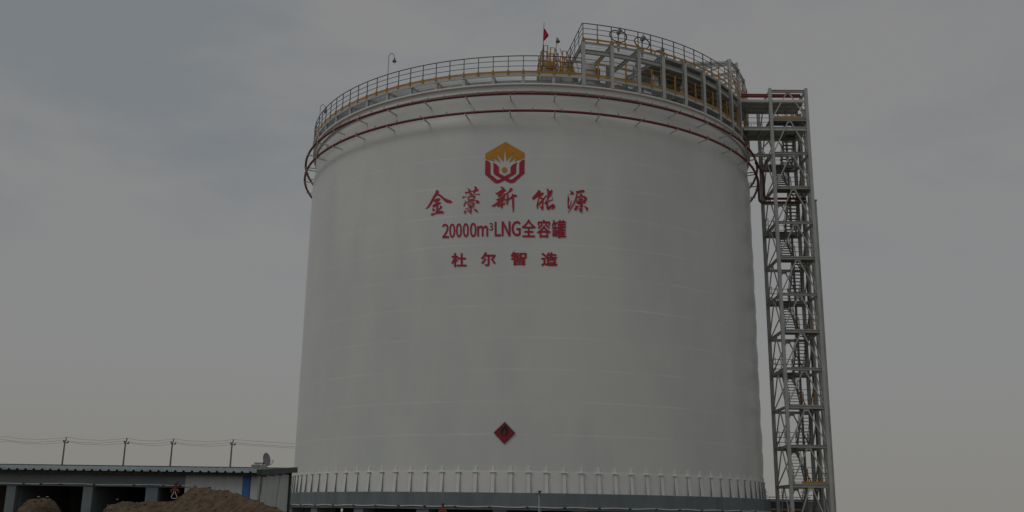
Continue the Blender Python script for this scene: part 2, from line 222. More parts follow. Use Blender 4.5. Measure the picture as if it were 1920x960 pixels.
DBLK = [[[-1.425,6.864],[-1.346,6.756],[-1.284,6.675],[-1.228,6.566],[-1.217,6.444],[-1.262,6.322],[-1.339,6.267],[-1.559,6.266],[-1.629,6.333],[-1.651,6.469],[-1.615,6.605],[-1.538,6.687],[-1.471,6.755]],[[-1.586,6.247],[-1.283,6.249],[-1.283,6.222],[-1.586,6.22]]]
DINN = [[[-1.438,6.6],[-1.403,6.511],[-1.336,6.449],[-1.381,6.348],[-1.436,6.294],[-1.518,6.274],[-1.561,6.347],[-1.551,6.415],[-1.48,6.475]]]
LINE2 = [[[[-5.848,19.129],[-5.407,19.096],[-5.41,19.195],[-5.604,19.21],[-5.641,19.211],[-5.681,19.211],[-5.719,19.21],[-5.58,19.399],[-5.491,19.584],[-5.462,19.769],[-5.492,19.915],[-5.566,20.015],[-5.676,20.058],[-5.756,20.048],[-5.823,20.006],[-5.88,19.939],[-5.826,19.869],[-5.785,19.921],[-5.738,19.955],[-5.683,19.965],[-5.61,19.935],[-5.565,19.867],[-5.548,19.771],[-5.577,19.604],[-5.676,19.416],[-5.851,19.197]],[[13,11,12],[14,11,13],[14,10,11],[15,19,14],[19,10,14],[15,18,19],[20,10,19],[15,17,18],[21,10,20],[21,9,10],[16,17,15],[22,9,21],[22,8,9],[23,8,22],[24,8,23],[24,7,8],[25,7,24],[25,6,7],[4,2,3],[4,1,2],[5,1,4],[6,1,5],[25,1,6],[0,1,25]]],[[[-5.158,19.095],[-5.059,19.14],[-4.999,19.293],[-4.983,19.555],[-5.015,19.818],[-5.085,19.979],[-5.187,20.037],[-5.287,19.994],[-5.349,19.843],[-5.364,19.582],[-5.332,19.316],[-5.261,19.154],[-5.161,19.187],[-5.224,19.231],[-5.268,19.358],[-5.29,19.577],[-5.282,19.792],[-5.245,19.913],[-5.185,19.948],[-5.122,19.904],[-5.078,19.778],[-5.056,19.56],[-5.065,19.344],[-5.102,19.222]],[[7,5,6],[8,17,7],[17,18,7],[18,5,7],[18,19,5],[19,4,5],[8,16,17],[20,4,19],[9,16,8],[20,3,4],[21,3,20],[9,15,16],[10,15,9],[10,14,15],[22,3,21],[22,2,3],[10,13,14],[23,2,22],[11,13,10],[23,1,2],[11,12,13],[12,1,23],[11,1,12],[0,1,11]]],[[[-4.695,19.093],[-4.597,19.138],[-4.537,19.289],[-4.521,19.548],[-4.551,19.807],[-4.621,19.965],[-4.722,20.022],[-4.82,19.978],[-4.881,19.829],[-4.897,19.572],[-4.866,19.31],[-4.796,19.151],[-4.698,19.183],[-4.759,19.226],[-4.803,19.352],[-4.824,19.567],[-4.815,19.78],[-4.778,19.899],[-4.719,19.934],[-4.658,19.891],[-4.614,19.767],[-4.593,19.552],[-4.602,19.339],[-4.639,19.219]],[[7,5,6],[8,17,7],[17,18,7],[18,5,7],[18,19,5],[19,4,5],[8,16,17],[20,4,19],[9,16,8],[20,3,4],[21,3,20],[9,15,16],[10,15,9],[10,14,15],[22,3,21],[22,2,3],[10,13,14],[23,2,22],[11,13,10],[23,1,2],[11,12,13],[12,1,23],[11,1,12],[0,1,11]]],[[[-4.22,19.077],[-4.123,19.123],[-4.063,19.274],[-4.047,19.532],[-4.077,19.791],[-4.145,19.947],[-4.245,20.003],[-4.342,19.959],[-4.402,19.809],[-4.418,19.553],[-4.388,19.292],[-4.32,19.133],[-4.222,19.167],[-4.283,19.209],[-4.326,19.334],[-4.346,19.549],[-4.338,19.761],[-4.301,19.88],[-4.242,19.915],[-4.182,19.873],[-4.139,19.749],[-4.119,19.536],[-4.128,19.323],[-4.164,19.203]],[[7,5,6],[8,17,7],[17,18,7],[18,5,7],[18,19,5],[19,4,5],[8,16,17],[20,4,19],[9,16,8],[20,3,4],[21,3,20],[9,15,16],[10,15,9],[10,14,15],[22,3,21],[22,2,3],[10,13,14],[23,2,22],[11,13,10],[23,1,2],[11,12,13],[12,1,23],[11,1,12],[0,1,11]]],[[[-3.719,19.057],[-3.613,19.104],[-3.547,19.259],[-3.528,19.523],[-3.56,19.787],[-3.633,19.947],[-3.742,20.004],[-3.849,19.958],[-3.916,19.805],[-3.934,19.543],[-3.903,19.276],[-3.828,19.114],[-3.722,19.149],[-3.788,19.192],[-3.834,19.319],[-3.856,19.539],[-3.845,19.756],[-3.805,19.878],[-3.74,19.914],[-3.674,19.871],[-3.628,19.745],[-3.606,19.527],[-3.617,19.309],[-3.657,19.186]],[[7,5,6],[8,17,7],[17,18,7],[18,5,7],[18,19,5],[19,4,5],[8,16,17],[20,4,19],[9,16,8],[20,3,4],[21,3,20],[9,15,16],[10,15,9],[10,14,15],[22,3,21],[22,2,3],[10,13,14],[23,2,22],[11,13,10],[23,1,2],[11,12,13],[12,1,23],[11,1,12],[0,1,11]]],[[[-3.434,19.083],[-3.348,19.08],[-3.36,19.58],[-3.316,19.637],[-3.275,19.67],[-3.235,19.68],[-3.182,19.659],[-3.15,19.598],[-3.137,19.492],[-3.128,19.071],[-3.044,19.068],[-3.054,19.567],[-3.01,19.625],[-2.969,19.658],[-2.93,19.668],[-2.876,19.647],[-2.844,19.586],[-2.832,19.481],[-2.824,19.06],[-2.74,19.057],[-2.748,19.493],[-2.768,19.641],[-2.82,19.735],[-2.906,19.769],[-2.965,19.754],[-3.018,19.71],[-3.07,19.643],[-3.099,19.715],[-3.146,19.762],[-3.212,19.781],[-3.27,19.767],[-3.321,19.727],[-3.367,19.669],[-3.369,19.669],[-3.38,19.77],[-3.45,19.774]],[[30,28,29],[24,22,23],[31,28,30],[31,27,28],[25,22,24],[0,34,35],[0,33,34],[25,21,22],[32,27,31],[32,5,27],[5,26,27],[26,14,25],[14,21,25],[32,4,5],[6,26,5],[26,13,14],[15,21,14],[32,3,4],[26,12,13],[0,32,33],[0,2,32],[2,3,32],[7,26,6],[16,21,15],[16,20,21],[7,12,26],[7,11,12],[8,11,7],[17,20,16],[0,1,2],[8,10,11],[17,19,20],[9,10,8],[18,19,17]]],[[[-2.536,19.445],[-2.476,19.46],[-2.434,19.507],[-2.419,19.582],[-2.431,19.642],[-2.46,19.684],[-2.5,19.709],[-2.5,19.712],[-2.466,19.737],[-2.444,19.776],[-2.437,19.829],[-2.452,19.895],[-2.491,19.939],[-2.547,19.955],[-2.586,19.948],[-2.62,19.929],[-2.649,19.9],[-2.623,19.86],[-2.601,19.884],[-2.576,19.9],[-2.548,19.905],[-2.514,19.894],[-2.492,19.867],[-2.483,19.825],[-2.492,19.778],[-2.524,19.745],[-2.584,19.734],[-2.583,19.687],[-2.515,19.673],[-2.478,19.638],[-2.466,19.585],[-2.475,19.537],[-2.501,19.506],[-2.54,19.496],[-2.577,19.506],[-2.607,19.527],[-2.632,19.556],[-2.655,19.517],[-2.626,19.483],[-2.587,19.457]],[[14,12,13],[15,12,14],[15,11,12],[16,20,15],[20,11,15],[16,19,20],[21,11,20],[16,18,19],[21,10,11],[17,18,16],[22,10,21],[23,10,22],[23,9,10],[24,9,23],[25,9,24],[25,8,9],[26,8,25],[26,7,8],[27,7,26],[27,6,7],[27,5,6],[27,28,5],[28,4,5],[29,4,28],[29,3,4],[30,3,29],[31,3,30],[31,2,3],[37,35,36],[32,2,31],[37,34,35],[38,34,37],[32,1,2],[33,1,32],[38,33,34],[38,1,33],[39,1,38],[39,0,1]]],[[[-2.272,19.061],[-1.9,19.052],[-1.902,19.155],[-2.191,19.161],[-2.206,20.013],[-2.29,20.015]],[[0,4,5],[0,3,4],[0,2,3],[0,1,2]]],[[[-1.818,19.062],[-1.727,19.06],[-1.736,19.563],[-1.739,19.664],[-1.746,19.765],[-1.752,19.864],[-1.748,19.863],[-1.662,19.664],[-1.374,19.055],[-1.275,19.054],[-1.288,20.013],[-1.38,20.014],[-1.373,19.515],[-1.369,19.413],[-1.363,19.31],[-1.355,19.212],[-1.36,19.212],[-1.446,19.41],[-1.736,20.019],[-1.834,20.021]],[[0,5,19],[5,18,19],[5,6,18],[6,17,18],[12,10,11],[12,9,10],[0,4,5],[7,17,6],[0,3,4],[8,17,7],[0,2,3],[0,1,2],[13,9,12],[14,9,13],[8,16,17],[15,9,14],[8,15,16],[8,9,15]]],[[[-0.84,19.051],[-0.748,19.066],[-0.672,19.104],[-0.615,19.161],[-0.62,19.561],[-0.862,19.561],[-0.86,19.461],[-0.704,19.461],[-0.701,19.212],[-0.736,19.182],[-0.781,19.163],[-0.832,19.156],[-0.966,19.205],[-1.051,19.34],[-1.083,19.548],[-1.055,19.753],[-0.972,19.886],[-0.843,19.932],[-0.778,19.919],[-0.725,19.887],[-0.684,19.842],[-0.634,19.92],[-0.686,19.976],[-0.756,20.02],[-0.848,20.038],[-1.021,19.979],[-1.138,19.81],[-1.178,19.545],[-1.132,19.28],[-1.013,19.111]],[[25,23,24],[25,22,23],[26,16,25],[16,17,25],[17,22,25],[17,21,22],[18,21,17],[18,19,21],[19,20,21],[26,15,16],[27,15,26],[27,14,15],[6,4,5],[6,7,4],[7,3,4],[27,13,14],[28,13,27],[8,3,7],[28,12,13],[29,12,28],[9,3,8],[29,11,12],[10,3,9],[11,3,10],[11,2,3],[29,2,11],[0,2,29],[0,1,2]]],[[[-0.098,20.152],[-0.212,19.952],[-0.359,19.778],[-0.523,19.644],[-0.505,19.62],[-0.488,19.592],[-0.475,19.565],[-0.438,19.592],[-0.402,19.622],[-0.366,19.654],[-0.365,19.569],[-0.122,19.571],[-0.12,19.368],[-0.357,19.367],[-0.356,19.28],[-0.119,19.282],[-0.117,19.068],[-0.471,19.066],[-0.47,18.978],[0.314,18.985],[0.314,19.073],[-0.045,19.069],[-0.047,19.282],[0.202,19.285],[0.201,19.372],[-0.048,19.369],[-0.05,19.571],[0.199,19.574],[0.198,19.66],[0.234,19.627],[0.269,19.596],[0.306,19.566],[0.319,19.596],[0.335,19.625],[0.353,19.649],[0.207,19.767],[0.071,19.908],[-0.052,20.078],[-0.037,20.112],[-0.363,19.656],[-0.263,19.76],[-0.171,19.877],[-0.09,20.006],[0.001,19.875],[0.096,19.762],[0.196,19.661]],[[1,38,0],[1,37,38],[1,42,37],[42,36,37],[1,41,42],[43,36,42],[2,41,1],[43,35,36],[2,40,41],[44,35,43],[3,40,2],[44,34,35],[3,39,40],[45,34,44],[3,9,39],[9,45,39],[9,28,45],[28,34,45],[9,27,28],[29,34,28],[3,8,9],[10,27,9],[4,8,3],[29,33,34],[4,7,8],[30,33,29],[5,7,4],[30,32,33],[6,7,5],[31,32,30],[11,27,10],[12,26,11],[26,27,11],[12,25,26],[14,12,13],[14,25,12],[14,24,25],[14,23,24],[15,23,14],[16,22,15],[22,23,15],[16,21,22],[18,16,17],[18,21,16],[18,20,21],[18,19,20]]],[[[0.747,19.87],[0.685,19.777],[0.609,19.692],[0.526,19.622],[0.543,19.6],[0.561,19.573],[0.575,19.55],[0.66,19.631],[0.743,19.73],[0.813,19.842],[0.984,19.819],[1.073,19.738],[1.158,19.649],[1.224,19.568],[1.274,19.634],[1.205,19.714],[1.118,19.799],[1.029,19.876],[0.899,19.76],[0.79,19.579],[0.645,19.426],[0.48,19.312],[0.497,19.288],[0.513,19.261],[0.526,19.235],[0.568,19.262],[0.609,19.29],[0.649,19.321],[0.651,18.952],[0.718,18.953],[0.718,18.997],[1.097,19.006],[1.097,18.967],[1.167,18.969],[1.165,19.349],[1.204,19.321],[1.244,19.294],[1.285,19.269],[1.297,19.298],[1.313,19.327],[1.33,19.351],[1.187,19.437],[1.057,19.547],[0.943,19.691],[0.959,19.724],[0.717,19.083],[0.716,19.298],[1.095,19.307],[1.096,19.092],[0.72,19.384],[0.788,19.456],[0.85,19.536],[0.906,19.621],[0.97,19.534],[1.037,19.459],[1.108,19.394],[0.839,20.127],[0.853,20.094],[0.866,20.058],[0.878,20.023],[0.517,20.015],[0.519,19.781],[0.586,19.782],[0.585,19.928],[1.218,19.943],[1.218,19.797],[1.289,19.799],[1.288,20.034],[0.958,20.025],[0.945,20.067],[0.928,20.111],[0.91,20.152]],[[56,70,71],[57,70,56],[57,69,70],[58,69,57],[58,68,69],[59,68,58],[61,63,60],[63,59,60],[63,68,59],[63,67,68],[63,64,67],[64,66,67],[61,62,63],[65,66,64],[1,9,0],[10,16,17],[1,8,9],[11,16,10],[11,15,16],[2,8,1],[19,44,18],[2,7,8],[12,15,11],[19,43,44],[12,14,15],[3,7,2],[19,52,43],[52,42,43],[13,14,12],[3,4,7],[4,5,7],[5,6,7],[19,51,52],[53,42,52],[20,51,19],[53,41,42],[20,50,51],[54,41,53],[20,49,50],[55,41,54],[21,49,20],[55,40,41],[21,55,49],[21,27,55],[27,34,55],[34,40,55],[27,47,34],[47,33,34],[35,40,34],[35,39,40],[21,26,27],[28,46,27],[46,47,27],[22,26,21],[35,38,39],[36,38,35],[28,45,46],[48,33,47],[23,26,22],[23,25,26],[36,37,38],[24,25,23],[28,30,45],[30,48,45],[30,31,48],[31,33,48],[28,29,30],[32,33,31]]],[[[1.878,19.819],[1.987,19.823],[1.987,19.703],[1.878,19.699],[2.142,19.83],[2.256,19.835],[2.256,19.715],[2.142,19.71],[2.04,19.606],[2.055,19.584],[2.071,19.56],[2.085,19.534],[1.939,19.528],[1.951,19.556],[1.962,19.585],[1.972,19.614],[1.923,19.632],[2.043,19.637],[2.042,19.893],[1.825,19.884],[1.826,19.628],[1.912,19.631],[1.875,19.539],[1.83,19.453],[1.779,19.378],[1.778,19.493],[1.726,19.491],[1.727,19.184],[1.664,19.172],[1.662,19.581],[1.801,19.586],[1.801,19.671],[1.662,19.666],[1.661,19.907],[1.77,19.911],[1.769,19.994],[1.565,19.987],[1.574,20.035],[1.583,20.084],[1.591,20.133],[1.53,20.147],[1.508,20.009],[1.477,19.88],[1.437,19.771],[1.456,19.76],[1.476,19.745],[1.492,19.731],[1.511,19.783],[1.53,19.84],[1.547,19.903],[1.6,19.905],[1.601,19.664],[1.455,19.659],[1.455,19.574],[1.601,19.579],[1.603,19.161],[1.537,19.148],[1.536,19.484],[1.483,19.483],[1.485,19.055],[1.727,19.111],[1.727,19.048],[1.78,19.049],[1.779,19.319],[1.8,19.29],[1.818,19.314],[1.837,19.34],[1.855,19.368],[1.856,18.959],[1.918,18.961],[1.917,19.017],[2.339,19.035],[2.339,19.108],[2.14,19.099],[2.14,19.179],[2.293,19.186],[2.293,19.251],[2.14,19.244],[2.14,19.322],[2.293,19.329],[2.293,19.393],[2.14,19.386],[2.14,19.464],[2.32,19.472],[2.32,19.545],[2.156,19.537],[2.14,19.571],[2.118,19.606],[2.094,19.639],[2.313,19.649],[2.313,19.905],[2.087,19.895],[2.088,19.644],[2.08,19.32],[2.08,19.242],[1.917,19.235],[1.917,19.313],[2.08,19.383],[1.917,19.376],[1.916,19.454],[2.079,19.461],[2.08,19.177],[2.08,19.096],[1.917,19.09],[1.917,19.17],[2.139,20.169],[2.139,20.071],[1.988,20.064],[1.988,20.162],[1.925,20.16],[1.926,20.062],[1.787,20.056],[1.788,19.978],[1.926,19.984],[1.926,19.911],[1.988,19.913],[1.988,19.986],[2.139,19.993],[2.139,19.92],[2.202,19.922],[2.202,19.995],[2.336,20.002],[2.336,20.08],[2.202,20.074],[2.202,20.172]],[[41,39,40],[110,108,109],[110,107,108],[106,124,105],[106,123,124],[41,38,39],[41,37,38],[112,110,111],[112,107,110],[112,106,107],[112,123,106],[112,122,123],[112,121,122],[41,36,37],[42,36,41],[42,35,36],[42,49,35],[49,34,35],[113,121,112],[114,116,113],[116,121,113],[114,115,116],[117,121,116],[118,120,117],[120,121,117],[118,119,120],[42,48,49],[50,34,49],[51,33,50],[33,34,50],[51,32,33],[43,48,42],[20,0,19],[0,18,19],[0,1,18],[1,17,18],[92,4,91],[4,90,91],[4,5,90],[5,89,90],[43,47,48],[20,3,0],[2,17,1],[92,7,4],[6,89,5],[43,44,47],[44,45,47],[45,46,47],[20,2,3],[20,17,2],[92,6,7],[92,89,6],[53,51,52],[53,32,51],[53,31,32],[53,30,31],[8,88,92],[88,89,92],[21,17,20],[22,16,21],[16,17,21],[22,15,16],[8,87,88],[22,14,15],[9,87,8],[9,86,87],[54,30,53],[55,29,54],[29,30,54],[55,28,29],[22,13,14],[10,86,9],[10,85,86],[22,12,13],[11,85,10],[23,12,22],[23,11,12],[23,85,11],[23,84,85],[23,83,84],[59,57,58],[59,56,57],[27,25,26],[27,24,25],[24,99,23],[99,83,23],[24,98,99],[100,83,99],[97,82,100],[82,83,100],[97,81,82],[27,63,24],[63,67,24],[67,98,24],[67,97,98],[67,81,97],[67,80,81],[67,79,80],[63,66,67],[68,96,67],[96,79,67],[63,65,66],[27,62,63],[64,65,63],[68,95,96],[93,79,96],[94,78,93],[78,79,93],[94,77,78],[68,104,95],[104,94,95],[104,77,94],[104,76,77],[104,75,76],[28,60,27],[60,62,27],[55,60,28],[56,60,55],[68,103,104],[101,75,104],[102,74,101],[74,75,101],[102,73,74],[59,60,56],[61,62,60],[68,70,103],[70,102,103],[70,73,102],[70,72,73],[70,71,72],[68,69,70]]]]
LINE3 = [[[[-4.967,18.009],[-4.962,17.819],[-5.138,17.83],[-5.136,17.76],[-4.97,17.75],[-5.015,17.614],[-5.078,17.488],[-5.149,17.39],[-5.134,17.369],[-5.118,17.345],[-5.105,17.321],[-5.049,17.397],[-4.999,17.493],[-4.955,17.601],[-4.94,17.11],[-4.861,17.105],[-4.876,17.605],[-4.846,17.554],[-4.819,17.506],[-4.8,17.467],[-4.749,17.52],[-4.783,17.57],[-4.834,17.642],[-4.879,17.704],[-4.88,17.744],[-4.736,17.736],[-4.738,17.806],[-4.882,17.815],[-4.888,18.004],[-4.515,17.973],[-4.507,17.674],[-4.723,17.686],[-4.721,17.616],[-4.505,17.604],[-4.494,17.2],[-4.769,17.214],[-4.766,17.143],[-4.142,17.112],[-4.144,17.183],[-4.411,17.195],[-4.422,17.6],[-4.192,17.588],[-4.194,17.658],[-4.424,17.67],[-4.433,17.968]],[[1,28,0],[1,27,28],[30,44,29],[30,43,44],[3,1,2],[3,27,1],[3,26,27],[3,25,26],[4,25,3],[5,24,4],[24,25,4],[5,23,24],[5,22,23],[32,30,31],[32,43,30],[32,42,43],[32,41,42],[5,16,22],[16,21,22],[33,41,32],[34,40,33],[40,41,33],[34,39,40],[6,13,5],[13,16,5],[13,15,16],[17,21,16],[6,12,13],[14,15,13],[17,20,21],[18,20,17],[18,19,20],[6,11,12],[7,11,6],[7,8,11],[8,9,11],[9,10,11],[36,34,35],[36,39,34],[36,38,39],[36,37,38]]],[[[-2.917,17.562],[-2.972,17.456],[-3.043,17.36],[-3.125,17.283],[-3.102,17.267],[-3.076,17.249],[-3.055,17.234],[-2.973,17.319],[-2.898,17.424],[-2.836,17.54],[-2.499,17.516],[-2.418,17.413],[-2.344,17.306],[-2.29,17.213],[-2.217,17.246],[-2.273,17.338],[-2.35,17.443],[-2.432,17.544],[-2.892,17.968],[-2.96,17.828],[-3.048,17.701],[-3.15,17.599],[-3.125,17.584],[-3.097,17.566],[-3.075,17.549],[-3.023,17.602],[-2.972,17.663],[-2.924,17.731],[-2.709,17.724],[-2.698,17.177],[-2.7,17.165],[-2.708,17.158],[-2.722,17.157],[-2.756,17.157],[-2.811,17.159],[-2.878,17.162],[-2.866,17.138],[-2.855,17.111],[-2.848,17.087],[-2.768,17.086],[-2.708,17.088],[-2.665,17.096],[-2.637,17.11],[-2.623,17.135],[-2.619,17.174],[-2.63,17.722],[-2.329,17.715],[-2.355,17.662],[-2.384,17.613],[-2.413,17.571],[-2.345,17.546],[-2.301,17.61],[-2.258,17.687],[-2.221,17.767],[-2.279,17.788],[-2.292,17.784],[-2.881,17.8],[-2.856,17.847],[-2.832,17.896],[-2.81,17.945]],[[19,59,18],[19,58,59],[19,57,58],[19,56,57],[20,56,19],[55,53,54],[20,27,56],[27,55,56],[27,53,55],[27,45,53],[45,46,53],[46,52,53],[20,26,27],[28,45,27],[29,45,28],[29,44,45],[47,52,46],[47,51,52],[21,26,20],[48,51,47],[21,25,26],[49,51,48],[49,50,51],[21,22,25],[22,23,25],[23,24,25],[1,9,0],[10,16,17],[1,8,9],[11,16,10],[11,15,16],[2,8,1],[12,15,11],[2,7,8],[3,7,2],[12,14,15],[13,14,12],[3,4,7],[4,5,7],[5,6,7],[30,44,29],[30,43,44],[31,43,30],[32,43,31],[36,34,35],[33,43,32],[36,33,34],[36,43,33],[36,42,43],[37,42,36],[37,41,42],[38,41,37],[38,40,41],[38,39,40]]],[[[-0.925,17.286],[-0.399,17.286],[-0.398,17.194],[-0.924,17.194],[-0.926,17.341],[-0.927,17.428],[-0.401,17.429],[-0.4,17.341],[-1.012,17.486],[-1.006,17.102],[-0.923,17.102],[-0.923,17.136],[-0.397,17.137],[-0.397,17.104],[-0.311,17.105],[-0.315,17.487],[-1.055,17.962],[-1.086,17.893],[-1.128,17.829],[-1.18,17.775],[-1.157,17.765],[-1.132,17.752],[-1.111,17.74],[-1.087,17.765],[-1.064,17.793],[-1.041,17.825],[-0.945,17.824],[-0.944,17.769],[-0.946,17.736],[-1.179,17.737],[-1.179,17.679],[-0.96,17.678],[-0.997,17.62],[-1.07,17.564],[-1.188,17.514],[-1.167,17.499],[-1.147,17.482],[-1.131,17.465],[-1.029,17.511],[-0.956,17.562],[-0.908,17.615],[-0.844,17.579],[-0.78,17.541],[-0.731,17.511],[-0.673,17.558],[-0.732,17.589],[-0.815,17.631],[-0.883,17.663],[-0.877,17.678],[-0.666,17.677],[-0.666,17.735],[-0.864,17.735],[-0.864,17.769],[-0.864,17.824],[-0.697,17.824],[-0.697,17.881],[-1.007,17.882],[-0.996,17.904],[-0.986,17.926],[-0.977,17.949],[-0.541,17.819],[-0.305,17.82],[-0.303,17.622],[-0.538,17.621],[-0.621,17.883],[-0.617,17.557],[-0.22,17.559],[-0.224,17.884]],[[65,60,64],[60,67,64],[60,61,67],[61,66,67],[65,63,60],[62,66,61],[65,62,63],[65,66,62],[17,59,16],[17,58,59],[17,57,58],[17,56,57],[18,56,17],[18,55,56],[18,54,55],[19,25,18],[25,54,18],[19,24,25],[26,54,25],[27,53,26],[53,54,26],[27,52,53],[19,23,24],[20,23,19],[28,52,27],[28,51,52],[20,21,23],[21,22,23],[30,28,29],[30,51,28],[30,50,51],[30,49,50],[31,49,30],[32,48,31],[48,49,31],[32,47,48],[32,46,47],[32,40,46],[40,45,46],[33,40,32],[33,39,40],[41,45,40],[41,44,45],[42,44,41],[34,39,33],[34,38,39],[42,43,44],[35,38,34],[35,36,38],[36,37,38],[9,5,8],[5,15,8],[5,6,15],[6,14,15],[9,4,5],[7,14,6],[9,0,4],[0,7,4],[0,1,7],[1,14,7],[9,3,0],[2,14,1],[9,11,3],[11,2,3],[11,12,2],[12,14,2],[9,10,11],[13,14,12]]],[[[1.214,17.444],[1.581,17.455],[1.582,17.309],[1.215,17.298],[1.137,17.502],[1.139,17.237],[1.663,17.252],[1.662,17.518],[1.361,17.948],[1.361,17.829],[1.228,17.825],[1.242,17.855],[1.255,17.886],[1.267,17.918],[1.191,17.931],[1.155,17.843],[1.107,17.762],[1.049,17.694],[1.072,17.684],[1.097,17.673],[1.117,17.662],[1.144,17.692],[1.169,17.726],[1.193,17.763],[1.362,17.767],[1.362,17.646],[1.05,17.637],[1.051,17.577],[1.746,17.598],[1.746,17.658],[1.442,17.648],[1.442,17.77],[1.698,17.778],[1.698,17.84],[1.441,17.831],[1.441,17.95],[0.993,17.575],[0.773,17.57],[0.773,17.505],[0.916,17.508],[0.917,17.227],[0.871,17.204],[0.824,17.173],[0.776,17.135],[0.827,17.074],[0.879,17.125],[0.928,17.162],[0.969,17.176],[0.994,17.17],[1.026,17.153],[1.063,17.133],[1.14,17.109],[1.234,17.099],[1.348,17.099],[1.481,17.104],[1.627,17.112],[1.748,17.121],[1.752,17.144],[1.761,17.171],[1.771,17.194],[1.639,17.18],[1.49,17.169],[1.349,17.163],[1.242,17.162],[1.15,17.17],[1.077,17.193],[1.043,17.21],[1.017,17.224],[0.995,17.234],[0.796,17.858],[0.858,17.808],[0.916,17.756],[0.96,17.708],[1.023,17.752],[0.977,17.799],[0.918,17.85],[0.856,17.897]],[[69,75,76],[70,75,69],[70,74,75],[71,74,70],[71,73,74],[72,73,71],[9,35,8],[9,34,35],[15,13,14],[15,12,13],[15,11,12],[15,10,11],[16,10,15],[16,9,10],[16,34,9],[16,33,34],[16,32,33],[17,23,16],[23,32,16],[17,22,23],[24,32,23],[25,31,24],[31,32,24],[25,30,31],[17,21,22],[18,21,17],[18,19,21],[19,20,21],[27,25,26],[27,30,25],[27,29,30],[27,28,29],[38,36,37],[38,39,36],[39,68,36],[40,68,39],[5,0,4],[0,7,4],[0,1,7],[1,6,7],[5,3,0],[2,6,1],[5,2,3],[5,6,2],[40,67,68],[41,67,40],[41,66,67],[41,65,66],[42,65,41],[42,47,65],[47,64,65],[43,47,42],[43,46,47],[48,64,47],[60,58,59],[49,64,48],[49,63,64],[43,45,46],[61,58,60],[49,62,63],[62,58,61],[49,58,62],[50,58,49],[50,57,58],[44,45,43],[51,57,50],[51,56,57],[52,56,51],[52,55,56],[52,54,55],[53,54,52]]]]
# ------------------------------------------------------------------ ground
g = MB(); N = 40
xs = [-3000, -1200, -500, -200, -100] + [-60 + 6 * i for i in range(21)] + [100, 200, 500, 1200, 3000]
ys = [-1500, -400, -100, -30] + [6 * i for i in range(22)] + [200, 500, 1200, 4000]
vv = [(x, y, 0.06 * noise.noise(V(x * .13, y * .13, 3)) - 0.06) for y in ys for x in xs]
g.add(vv, [(j * len(xs) + i, j * len(xs) + i + 1, (j + 1) * len(xs) + i + 1, (j + 1) * len(xs) + i) for j in range(len(ys) - 1) for i in range(len(xs) - 1)], True)
go = g.build("ground", M['dirt']); go['kind'] = 'structure'

# ------------------------------------------------------------------ tank foundation: raised ring slab on pillars
F = thing("tank_foundation", "slate grey raised concrete ring on stub pillars carrying the white tank", "foundation", (0, 80.596, 0))
m = MB(); n = 240
vs = []
for R, z in ((15.5, 1.80), (18.45, 1.80), (18.45, 2.80), (18.42, 2.82), (0.5, 2.82)):
    vs += [P(360 * i / n, R, z) for i in range(n)]
fs = [(k * n + i, k * n + (i + 1) % n, (k + 1) * n + (i + 1) % n, (k + 1) * n + i) for k in range(4) for i in range(n)]
m.add(vs, fs); m.build("slab", M['slate'], F)
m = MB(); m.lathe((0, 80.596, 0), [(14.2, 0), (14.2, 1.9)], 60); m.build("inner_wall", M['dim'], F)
for k in range(24):
    t = 10.15 + 15.35 * k if k < 12 else 10.15 - 15.35 * (k - 11)
    if abs(t) > 175: continue
    m = MB(); m.box(P(t, 17.85, 0.9), (0.83, 1.0, 1.795), frame_at(t)); m.build("pillar", M['slate'], F)
cd = MB(); cd.tube([p + V(0, 0, .02 * math.sin(i * .8)) for i, p in enumerate(arc(18.50, 1.97, -95, 95, 1.0))], 0.035, 6)
cd = cd.build("conduit", M['white'], F)
for k in range(-14, 15):
    m = MB(); m.box(P(k * 6.3 + 1.1 * math.sin(k * 7), 18.53, 1.965), (0.16, .07, .07), frame_at(k * 6.3)); m.build("clip", M['black'], cd)

# ------------------------------------------------------------------ storage tank
T = thing("storage_tank", "huge white cylindrical gas tank with red writing on its front", "storage tank", (0, 80.596, 2.82))
bounds = [2.82, 4.40] + [6.38 + 2.03 * k for k in range(10)] + [27.10, 29.62]
NT = 540; m = MB()
def shell_r(t, z, k, u):
    a = math.radians(t)
    side = max(0.0, min(1.0, (t - 50) / 28)) * (1 if t < 130 else 0)
    nv = noise.noise(V(math.sin(a) * 7, math.cos(a) * 7, k * 3.7)); nv2 = noise.noise(V(math.sin(a) * 14, math.cos(a) * 14, z * .8))
    r = 18.0 + (0.004 + 0.060 * side * (0.6 + nv)) * math.sin(math.pi * min(1, u / .985)) + 0.008 * nv2 * (0.8 + 4.2 * side)
    if 0 < k < len(bounds) - 2: r += max(.0015, .0055 + .010 * nv) * ((u / .95) ** 3 if u <= .95 else (1 - u) / .05)
    s = max(0.0, min(1.0, (z - 27.10) / 0.9)); s = s * s * (3 - 2 * s)
    return r - 0.16 * s
for k in range(len(bounds) - 1):
    z0, z1 = bounds[k], bounds[k + 1]
    us = [0, .2, .4, .55, .68, .78, .86, .915, .95, .975, 1.0] if k < len(bounds) - 2 else [q / 14 for q in range(15)]
    for grid in (us,):
        vs = []
        for u in grid:
            z = z0 + (z1 - z0) * u
            vs += [P(360 * i / NT - 180, shell_r(360 * i / NT - 180, z, k, u), z) for i in range(NT)]
        m.add(vs, [(j * NT + i, j * NT + (i + 1) % NT, (j + 1) * NT + (i + 1) % NT, (j + 1) * NT + i) for j in range(len(grid) - 1) for i in range(NT)], True)
shell = m.build("shell", M['tank'], T)
m = MB(); m.arcbox(17.9, 18.022, 2.825, 4.108, -180, 180, 1.0); m.build("skirt", M['strap'], T)
m = MB(); prof = []
